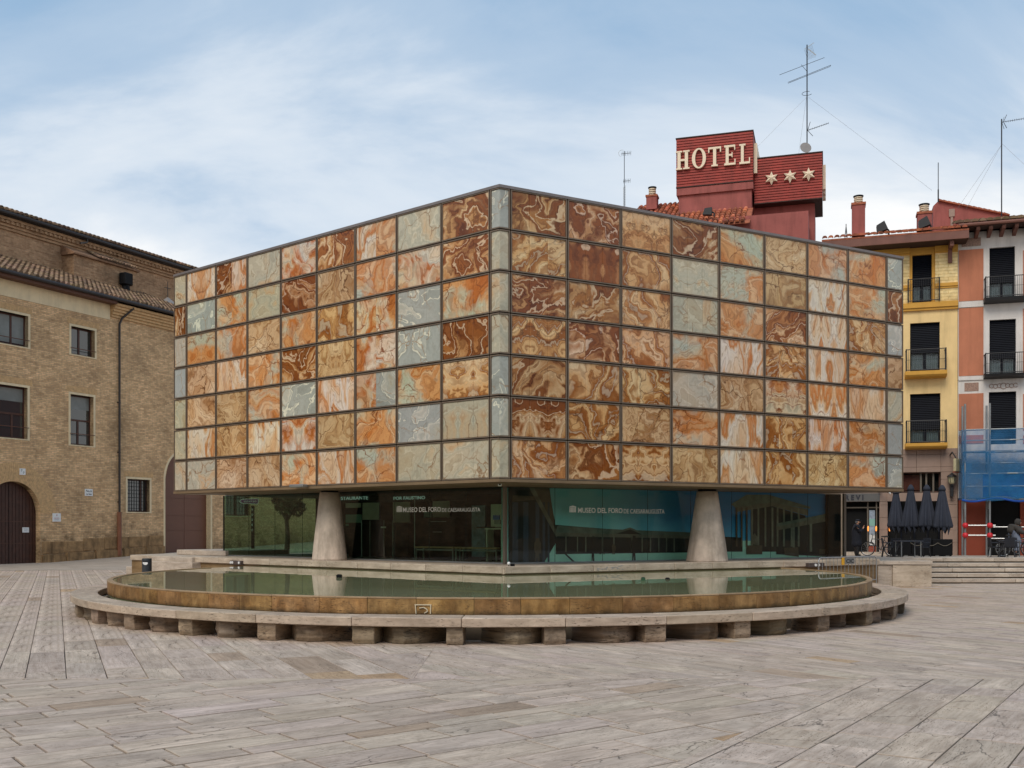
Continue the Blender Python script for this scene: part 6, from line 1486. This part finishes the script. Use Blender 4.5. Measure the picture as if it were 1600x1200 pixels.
# ---------- bicycle (used twice)
M['bike'] = plain('bike', (0.012,0.012,0.013), .35); M['tyre'] = plain('tyre', (0.01,0.01,0.01), .8); M['saddle'] = plain('saddle', (0.02,0.018,0.016), .6)
def bicycle(loc, rz, label, lean=0.0):
    """rolls along +x"""
    o = thing('bicycle', label, 'bicycle', loc, rz); o.rotation_euler = (lean, 0, rz); r = .33
    for x in (-.52, .52):
        w = MB().torus((x, 0, r), r-.02, .022, 'y', 28, 6).build('wheel', M['tyre'], o)
        s = MB()
        for i in range(14): a = 2*math.pi*i/14; s.tube((x, 0, r), (x+.3*math.cos(a), 0, r+.3*math.sin(a)), .0035, 3)
        s.build('spokes', M['steel'], w); MB().torus((x, 0, r), r-.045, .012, 'y', 28, 5).build('rim', M['steel'], w)
    f = MB(); bb = (-.06, 0, .29); st = (-.2, 0, .74); hd = (.33, 0, .78); hb = (.37, 0, .66)
    f.tube(bb, st, .018, 8).tube(st, hd, .018, 8).tube(bb, hb, .02, 8).tube(st, (-.52, 0, r), .012, 6).tube(bb, (-.52, 0, r), .012, 6).tube(hd, hb, .022, 8).tube(hb, (.52, 0, r), .014, 6); f.build('frame', M['bike'], o)
    MB().tube(hd, (.31, 0, .95), .014, 6).path([(.28, -.28, .98), (.34, -.16, .97), (.31, 0, .95), (.34, .16, .97), (.28, .28, .98)], .013, 6).build('handlebar', M['bike'], o)
    MB().tube(st, (-.225, 0, .86), .014, 6).prism([(-.38, .86), (-.06, .865), (-.06, .90), (-.30, .925), (-.38, .91)], -.07, .07).build('saddle', M['saddle'], o)
    MB().torus((-.06, 0, .29), .085, .012, 'y', 16, 5).tube((-.06, -.09, .29), (.0, -.1, .14), .01, 5).tube((-.06, .09, .29), (-.12, .1, .44), .01, 5).box(-.05, .05, -.17, -.10, .13, .15).box(-.17, -.07, .10, .17, .43, .45).build('crank', M['steel'], o); return o
p = foot(1374, 46.4); bicycle((p.x, p.y, p.z+.0), R(150), 'black bicycle leaning by the doorway between the man and the terrace chairs', R(6))
# ================================================================== SCAFFOLD
SFo = RF.off(-1.35); SFi = RF.off(-.35)
SC = fthing('scaffold', 'galvanised scaffold with red end caps standing before the salmon house', 'scaffold', SFo)
zbot = zup(48.5)
u0, u1, u2 = SFo.hit(1508)[0], SFo.hit(1546.5)[0], SFo.hit(1640)[0]
ztop = SFo.sz(1546, 630)[1]
ups = [(u0, 0), (u1, 0), (u2, 0), (u0, 1.0), (u1, 1.0), (u2, 1.0)]
for t, y in ups: MB().tube((t, y, zbot), (t, y, ztop), .05, 10).build('upright', M['galv'], SC)
zl = lambda py: SFo.sz(1530, py)[1]
for py in (671, 688, 706, 724, 740, 760):
    MB().tube((u0, 0, zl(py)), (u2, 0, zl(py)), .028, 8).build('rail', M['galv'], SC); MB().tube((u0, 0, zl(py)), (u0, 1.0, zl(py)), .028, 8).build('rail', M['galv'], SC)
for py in (821, 836.5):
    MB().tube((u0-.1, 0, zl(py)), (u1+.25, 0, zl(py)), .036, 8).build('rail', M['steel'], SC)
for py, x0 in ((823.5, u1+.2), (841.5, u1+.1)): MB().tube((x0, .4, zl(py)), (u2, .4, zl(py)), .032, 8).build('rail', M['steel'], SC)
M['redball'] = plain('redball', (0.60,0.02,0.03), .35)
for t in (u0, u1):
    for py in (821, 836.5): MB().ball((t, -.05, zl(py)), .135, 14).build('red_cap', M['redball'], SC)
for py in (704, 779):
    for k in range(4): MB().box(u0, u2, .02+.25*k, .25+.25*k, zl(py)-.06, zl(py)).build('plank', M['galv'], SC)
for t in (u0, u1, u2):
    for q in range(7): MB().tube((t, .0, zl(775)-.0-.12*q), (t, 1.0, zl(775)-.12*q-(.0)), .012, 5).build('lattice_bar', M['galv'], SC) if q in (0, 5) else MB().tube((t, .14*q, zl(775)), (t, .14*q, zl(775)-.6), .012, 5).build('lattice_bar', M['galv'], SC)
for t in (u0, u1): MB().box(t-.12, t+.12, -.12, .12, zbot-.02, zbot+.02).build('base_plate', M['galv'], SC)
def net_mat(name, col, alpha):
    m, nt, b = newmat(name); out = [n for n in nt.nodes if n.type == 'OUTPUT_MATERIAL'][0]
    b.inputs['Base Color'].default_value = col; b.inputs['Roughness'].default_value = .7
    tr = N(nt, 'ShaderNodeBsdfTransparent', {'Color': (1,1,1,1)})
    tc = N(nt, 'ShaderNodeTexCoord'); n = N(nt, 'ShaderNodeTexNoise', {'Vector': tc.outputs['UV'], 'Scale': 1.6, 'Detail': 4.0})
    a = ramp(nt, n.outputs[0], [(0.35, max(0, alpha-.12)), (0.65, min(1, alpha+.12))])
    mx = N(nt, 'ShaderNodeMixShader', {0: a, 1: tr.outputs[0], 2: b.outputs[0]}); nt.links.new(mx.outputs[0], out.inputs[0]); return m
M['net_dark'] = net_mat('net_dark', S(4,62,104), .72); M['net'] = net_mat('net', S(14,104,156), .42); M['tarp'] = plain('tarp', S(10,72,160), .6, 0, .25, 1.5)
def sheet(x0, x1, z0f, z1, y, n, m, amp, sd_, name, mat):
    r = random.Random(sd_); a = [r.uniform(0, 6) for _ in range(6)]; vs = []
    for th in (0, .006):
        for j in range(m+1):
            for i in range(n+1):
                s, q = i/n, j/m; zz0 = z0f(s)
                yy = y+amp*(math.sin(s*9+a[0]+q*2)+.6*math.sin(s*21+a[1]-q*3)+.5*math.sin(q*11+a[2]+s*4))*.5
                vs.append((x0+(x1-x0)*s, yy+th, zz0+(z1-zz0)*q))
    w = n+1; f = []
    for b_ in (0, w*(m+1)):
        for j in range(m):
            for i in range(n): f.append((b_+j*w+i, b_+j*w+i+1, b_+(j+1)*w+i+1, b_+(j+1)*w+i))
    return MB().add(vs[:w*(m+1)], f[:n*m]).build(name, mat, SC, recalc=False, smooth=True)
sheet(u0-.15, u2, lambda s: zl(780)-.10*math.sin(s*5), zl(671), -.10, 60, 24, .12, 3, 'blue_net', M['net'])
sheet(u0-.10, u2, lambda s: zl(781), zl(705), -.03, 50, 16, .10, 8, 'blue_net', M['net'])
nt_ = MB().prismx([(-.06, zl(781)), (1.0, zl(781)), (1.0, zl(671)), (-.06, zl(671))], u0-.17, u0-.16); nt_.build('blue_net', M['net'], SC)
sheet(SFo.hit(1536)[0], u2, lambda s: zl(777)+.05*math.sin(s*7), zl(741), .12, 30, 8, .06, 5, 'blue_tarp', M['tarp'])
hb_ = MB(); pts = [(u0-.15+(u2-u0+.15)*i/20, -.10, zl(779.5)-.05-.08*math.sin(i*.6)) for i in range(21)]
hb_.path(pts, .045, 6).build('net_hem', M['tarp'], SC)
# ================================================================== PEOPLE
M['skin'] = plain('skin', S(190,140,112), .6, 0, .06); M['coat'] = plain('coat', S(20,22,32), .85, 0, .2, 5); M['hair'] = plain('hair', S(90,86,84), .8); M['jacket'] = plain('jacket', S(58,54,50), .85, 0, .2, 6); M['jeans'] = plain('jeans', S(112,120,136), .85, 0, .15, 6); M['shoe'] = plain('shoe', S(24,22,22), .5)
def skin_mesh(name, mat, joints, edges, parent, sub=2, root=0):
    """joints: [(x,y,z,r)]; a skin-modifier surface baked to a mesh"""
    me = bpy.data.meshes.new(name); me.from_pydata([j[:3] for j in joints], edges, []); o = bpy.data.objects.new(name, me); C.objects.link(o)
    md = o.modifiers.new('skin', 'SKIN'); md.use_smooth_shade = True
    for i, v in enumerate(me.skin_vertices[0].data): v.radius = (joints[i][3], joints[i][3]); v.use_root = (i == root)
    if sub: s = o.modifiers.new('sub', 'SUBSURF'); s.levels = sub; s.render_levels = sub
    dg = bpy.context.evaluated_depsgraph_get(); dg.update(); m2 = bpy.data.meshes.new_from_object(o.evaluated_get(dg)); bpy.data.objects.remove(o)
    m2.materials.clear(); m2.materials.append(mat); m2.name = name; return inst(name, m2, parent)
def head(par, c, s, face, mats=('skin', 'hair')):
    """head at c, looking along +x"""
    pass
p = foot(1338.5, 46.6); man = thing('person', 'older person in a long black coat and dark cap standing in the dark doorway', 'person', tuple(p), R(-8))
H = zat(811.5, 46.6)-p.z; k = H/1.70
J = lambda *a: [(x*k, y*k, z*k, r*k) for x, y, z, r in a]
# facing +x (to the right), right arm raised to the face
skin_mesh('body', M['skin'], J((0,0,.92,.08), (-.02,0,1.15,.08), (-.01,0,1.36,.08), (.02,0,1.46,.055), (.05,0,1.56,.092), (.065,0,1.63,.085),
    (0,.08,.88,.05), (.0,.09,.48,.04), (0,.11,.09,.03), (0,-.08,.88,.05), (.0,-.09,.48,.04), (.0,-.11,.09,.03),
    (-.02,.19,1.36,.055), (-.06,.23,1.10,.042), (-.02,.24,.86,.032), (.0,.24,.77,.035), (-.02,-.19,1.36,.055), (.10,-.22,1.14,.042), (.26,-.14,1.28,.032), (.30,-.10,1.36,.034)),
    [(0,1),(1,2),(2,3),(3,4),(4,5),(0,6),(6,7),(7,8),(0,9),(9,10),(10,11),(2,12),(12,13),(13,14),(14,15),(2,16),(16,17),(17,18),(18,19)], man)
skin_mesh('coat', M['coat'], J((0,0,.92,.23), (-.02,0,1.15,.215), (-.01,0,1.37,.19), (.015,0,1.47,.11), (.0,0,.66,.25), (.0,0,.36,.27),
    (-.02,.20,1.36,.12), (-.06,.25,1.10,.10), (-.03,.25,.84,.085), (-.02,-.20,1.36,.12), (.10,-.23,1.13,.10), (.25,-.145,1.27,.085)),
    [(0,1),(1,2),(2,3),(0,4),(4,5),(2,6),(6,7),(7,8),(2,9),(9,10),(10,11)], man)
for s in (-1, 1):
    skin_mesh('trouser_leg', M['shoe'], J((0,s*.08,.6,.12), (0,s*.10,.28,.10), (0,s*.11,.05,.095)), [(0,1),(1,2)], man)
    MB().ball((.06*k, s*.11*k, .045*k), .1*k, 10, (1.25,.5,.48)).build('shoe', M['shoe'], man, smooth=True)
MB().ball((.045*k, 0, 1.645*k), .108*k, 14, (1.05,.9,.62)).prism([(.08*k, 1.635*k), (.23*k, 1.625*k), (.23*k, 1.635*k), (.08*k, 1.66*k)], -.07*k, .07*k).build('cap', M['coat'], man, smooth=False)
MB().ball((.0*k, 0, 1.565*k), .09*k, 12, (.8,1.0,.9)).build('hair', M['hair'], man, smooth=True)
MB().ball((.152*k, 0, 1.565*k), .02*k, 8, (1.2,.7,1.1)).build('nose', M['skin'], man); MB().box(.137*k,.146*k,-.025*k,.025*k,1.518*k,1.527*k).build('mouth', M['redbrown'], man)
for s in (-1, 1): MB().ball((.128*k, s*.034*k, 1.592*k), .011*k, 8).build('eye', M['ink'], man); MB().ball((.05*k, s*.092*k, 1.565*k), .022*k, 8, (.8,.4,1.2)).build('ear', M['skin'], man)
fg = MB()
for i in range(4): fg.tube((.305*k, (-.12+.016*i)*k, 1.37*k), (.32*k+.01*k*(i % 2), (-.115+.016*i)*k, 1.43*k), .009*k, 6)
fg.tube((.29*k, -.07*k, 1.36*k), (.315*k, -.055*k, 1.405*k), .010*k, 6)
for i in range(4): fg.tube(((-.025+.016*i)*k, .245*k, .755*k), ((-.022+.015*i)*k, .24*k, .69*k), .009*k, 6)
fg.tube((.03*k, .24*k, .77*k), (.045*k, .235*k, .72*k), .010*k, 6)
fg.build('fingers', M['skin'], man)
# cyclist
dcy = 42.5; p = foot(1579, dcy); rzc = R(-4)
bicycle((p.x+.22, p.y, p.z), rzc, 'dark bicycle ridden past the scaffold at the right edge')
cyc = thing('person', 'person in a dark hooded jacket riding a bicycle to the right', 'person', (p.x+.22, p.y, p.z), rzc)
zs = .93; K = lambda *a: [tuple(q) for q in a]
hz = zat(811, dcy)-p.z
top = hz-.16
skin_mesh('body', M['skin'], K((-.22,0,zs+.06,.12), (-.12,0,zs+.28,.13), (-.0,0,top-.22,.125), (.06,0,top-.08,.055), (.10,0,top,.09), (.115,0,top+.07,.085),
    (-.15,.09,zs+.02,.085), (.16,.10,.78,.06), (.02,.11,.40,.045), (.06,.11,.30,.04), (-.15,-.09,zs+.02,.085), (.10,-.10,.62,.06), (-.06,-.11,.24,.045), (-.02,-.11,.17,.04),
    (.0,.19,top-.24,.055), (.18,.24,top-.42,.042), (.30,.26,1.02,.032), (.34,.26,1.0,.034), (.0,-.19,top-.24,.055), (.18,-.24,top-.42,.042), (.30,-.26,1.02,.032), (.34,-.26,1.0,.034)),
    [(0,1),(1,2),(2,3),(3,4),(4,5),(0,6),(6,7),(7,8),(8,9),(0,10),(10,11),(11,12),(12,13),(2,14),(14,15),(15,16),(16,17),(2,18),(18,19),(19,20),(20,21)], cyc)
skin_mesh('jacket', M['jacket'], K((-.24,0,zs+.0,.22), (-.14,0,zs+.26,.225), (-.0,0,top-.22,.20), (.05,0,top-.09,.12), (.0,.19,top-.24,.12), (.18,.25,top-.42,.095), (.28,.26,1.05,.075), (.0,-.19,top-.24,.12), (.18,-.25,top-.42,.095), (.28,-.26,1.05,.075)),
    [(0,1),(1,2),(2,3),(2,4),(4,5),(5,6),(2,7),(7,8),(8,9)], cyc)
skin_mesh('trousers', M['jeans'], K((-.21,0,zs,.18), (-.12,.09,zs,.15), (.16,.10,.79,.12), (.03,.11,.36,.095), (-.12,-.09,zs,.15), (.10,-.10,.63,.12), (-.05,-.11,.21,.095)), [(0,1),(1,2),(2,3),(0,4),(4,5),(5,6)], cyc)
MB().lathe([(.02, .13), (.09, .115), (.125, .05), (.13, -.03), (.115, -.10), (.10, -.13)], 18, wob=lambda t, z: 1.0 if abs(t-math.pi) < 2.2 else .82).xf(Matrix.Translation((.085, 0, top+.045)) @ Matrix.Rotation(R(14), 4, 'Y')).build('hood', M['jacket'], cyc, smooth=True)
MB().ball((.195, 0, top+.0), .022, 8, (1.2,.7,1.1)).build('nose', M['skin'], cyc); MB().ball((.15, 0, top+.01), .07, 12, (.75,.85,1.15)).build('face', M['skin'], cyc, smooth=True)
for s in (-1, 1):
    MB().ball((.195, s*.03, top+.035), .010, 8).build('eye', M['ink'], cyc)
    fg = MB()
    for i in range(4): fg.path([(.335, s*(.24+.018*i), 1.02), (.375, s*(.24+.018*i), .99), (.36, s*(.24+.018*i), .955)], .010, 5)
    fg.path([(.31, s*.235, 1.0), (.325, s*.215, .965)], .011, 5).build('fingers', M['skin'], cyc)
MB().ball((.09, .11, .285), .1, 10, (1.25,.45,.45)).build('shoe', M['shoe'], cyc, smooth=True); MB().ball((.01, -.11, .155), .1, 10, (1.25,.45,.45)).build('shoe', M['shoe'], cyc, smooth=True)
# ================================================================== HALL FURNITURE BEHIND THE GLASS
def inhall(px, off):
    f = Gl.off(off); t, d = f.hit(px); return f.w(t), d
def bench(px0, px1, off, label):
    f = Gl.off(off); t0, t1 = f.hit(px0)[0], f.hit(px1)[0]; x, y = f.w(t0); o = thing('bench', label, 'bench', (x, y, MZ+.013), Gl.rz, 'wooden benches in the hall'); w = t1-t0; h = .43
    MB().box(0, w, -.2, .2, h-.045, h).build('seat', M['wood'], o)
    fr_ = MB().box(.02, w-.02, -.18, -.14, h-.12, h-.08).box(.02, w-.02, .14, .18, h-.12, h-.08); fr_.build('rail', M['galv'], o)
    for x_ in (.04, w-.04):
        for y_ in (-.16, .16): MB().box(x_-.02, x_+.02, y_-.02, y_+.02, 0, h-.05).build('leg', M['galv'], o)
bench(655, 715, .75, 'left wooden bench with steel legs behind the left glass wall'); bench(717, 783, .75, 'right wooden bench with steel legs behind the left glass wall')
def hallthing(name, label, cat, px, off): (x, y), d = inhall(px, off); return thing(name, label, cat, (x, y, MZ+.013), Gl.rz)
o = hallthing('counter', 'large dark reception counter behind the left glass wall', 'counter', 590, 2.4); MB().box(-1.5, 1.5, 0, .8, 0, 1.15).build('body', M['int_dark'], o); MB().box(-1.6, 1.6, -.06, .86, 1.15, 1.19).build('top', M['darkmetal'], o)
o = hallthing('cabinet', 'black cabinet with pale labels behind the middle of the left glass', 'cabinet', 680, 2.3); MB().box(-1.0, .9, 0, .6, 0, 1.35).build('body', M['black'], o); MB().box(-.2, .5, -.012, 0, 1.2, 1.225).build('label', M['galv'], o); MB().box(-.1, .3, -.012, 0, .86, .88).build('label', M['galv'], o)
o = hallthing('side_table', 'tall round-topped table near the glass corner inside the hall', 'table', 766, 1.6); MB().lathe([(.42, 1.0), (.42, 1.04)], 24).build('tabletop', M['black'], o); MB().tube((0,0,0), (0,0,1.0), .04).build('leg', M['black'], o); MB().lathe([(.3, 0), (.3, .03)], 20).build('foot', M['black'], o)
o = hallthing('display_plinth', 'pale slim display plinth next to the glass corner inside the hall', 'plinth', 775, 1.2)
MB().box(-.45, .25, 0, .3, .96, 1.0).build('top', M['cream'], o); MB().box(-.40, -.34, 0, .3, 0, .96).build('side', M['cream'], o); MB().box(.19, .25, 0, .3, 0, .96).build('side', M['cream'], o)
for px, off in ((578, 1.1), (600, 1.1), (614, 1.2), (648, 1.3), (565, 1.15)):
    o = hallthing('queue_post', {578: 'slim steel queue post by the counter, left of centre', 600: 'slim steel queue post with a small white tag', 614: 'slim steel queue post below the temple logo', 648: 'slim steel queue post beside the left bench', 565: 'slim steel queue post next to the left cone'}[px], 'post', px, off)
    MB().tube((0,0,0), (0,0,1.25 if px != 648 else 2.0), .012, 8).build('pole', M['steel'], o); MB().lathe([(.16, 0), (.15, .02), (.02, .035)], 16).build('base', M['galv'], o)
    if px == 600: MB().box(-.12, .12, -.03, -.02, 1.0, 1.05).build('tag', M['white'], o)
# ================================================================== BUILDINGS ROUND THE PLAZA OUT OF VIEW, ADDED FOR THE GLASS TO REFLECT
M['side_wall'] = brick('side_wall', S(170,134,100), S(146,112,80), S(140,120,96), stain=0)
def side_house(name, label, loc, rz, w, d, h, mat):
    o = thing(name, label, 'building', loc, rz)
    n = int(w/4); hs2 = [(-w/2+(w/n)*(i+.32), -w/2+(w/n)*(i+.68), 3.6*j+1.0, 3.6*j+3.0) for i in range(n) for j in range(int(h/3.6))]
    rwall(o, -w/2, w/2, 0, h, hs2, .4, mat); MB().box(-w/2, w/2, .45, d, 0, h).build('body', M['int_dark'], o)
    MB().prismx([(-.6, h), (d/2, h+2.2), (d+.4, h)], -w/2-.4, w/2+.4).build('roof', M['tile_old'], o)
side_house('reflected_block', 'long brick building behind the viewer, added out of view for the glass to reflect', (0, -42, 0), R(180), 120, 12, 15, M['side_wall'])
side_house('reflected_row', 'unseen brick house row right of the plaza, added as a dark reflection for the glass', (52, 16, 0), R(-90), 60, 12, 15, M['side_wall'])
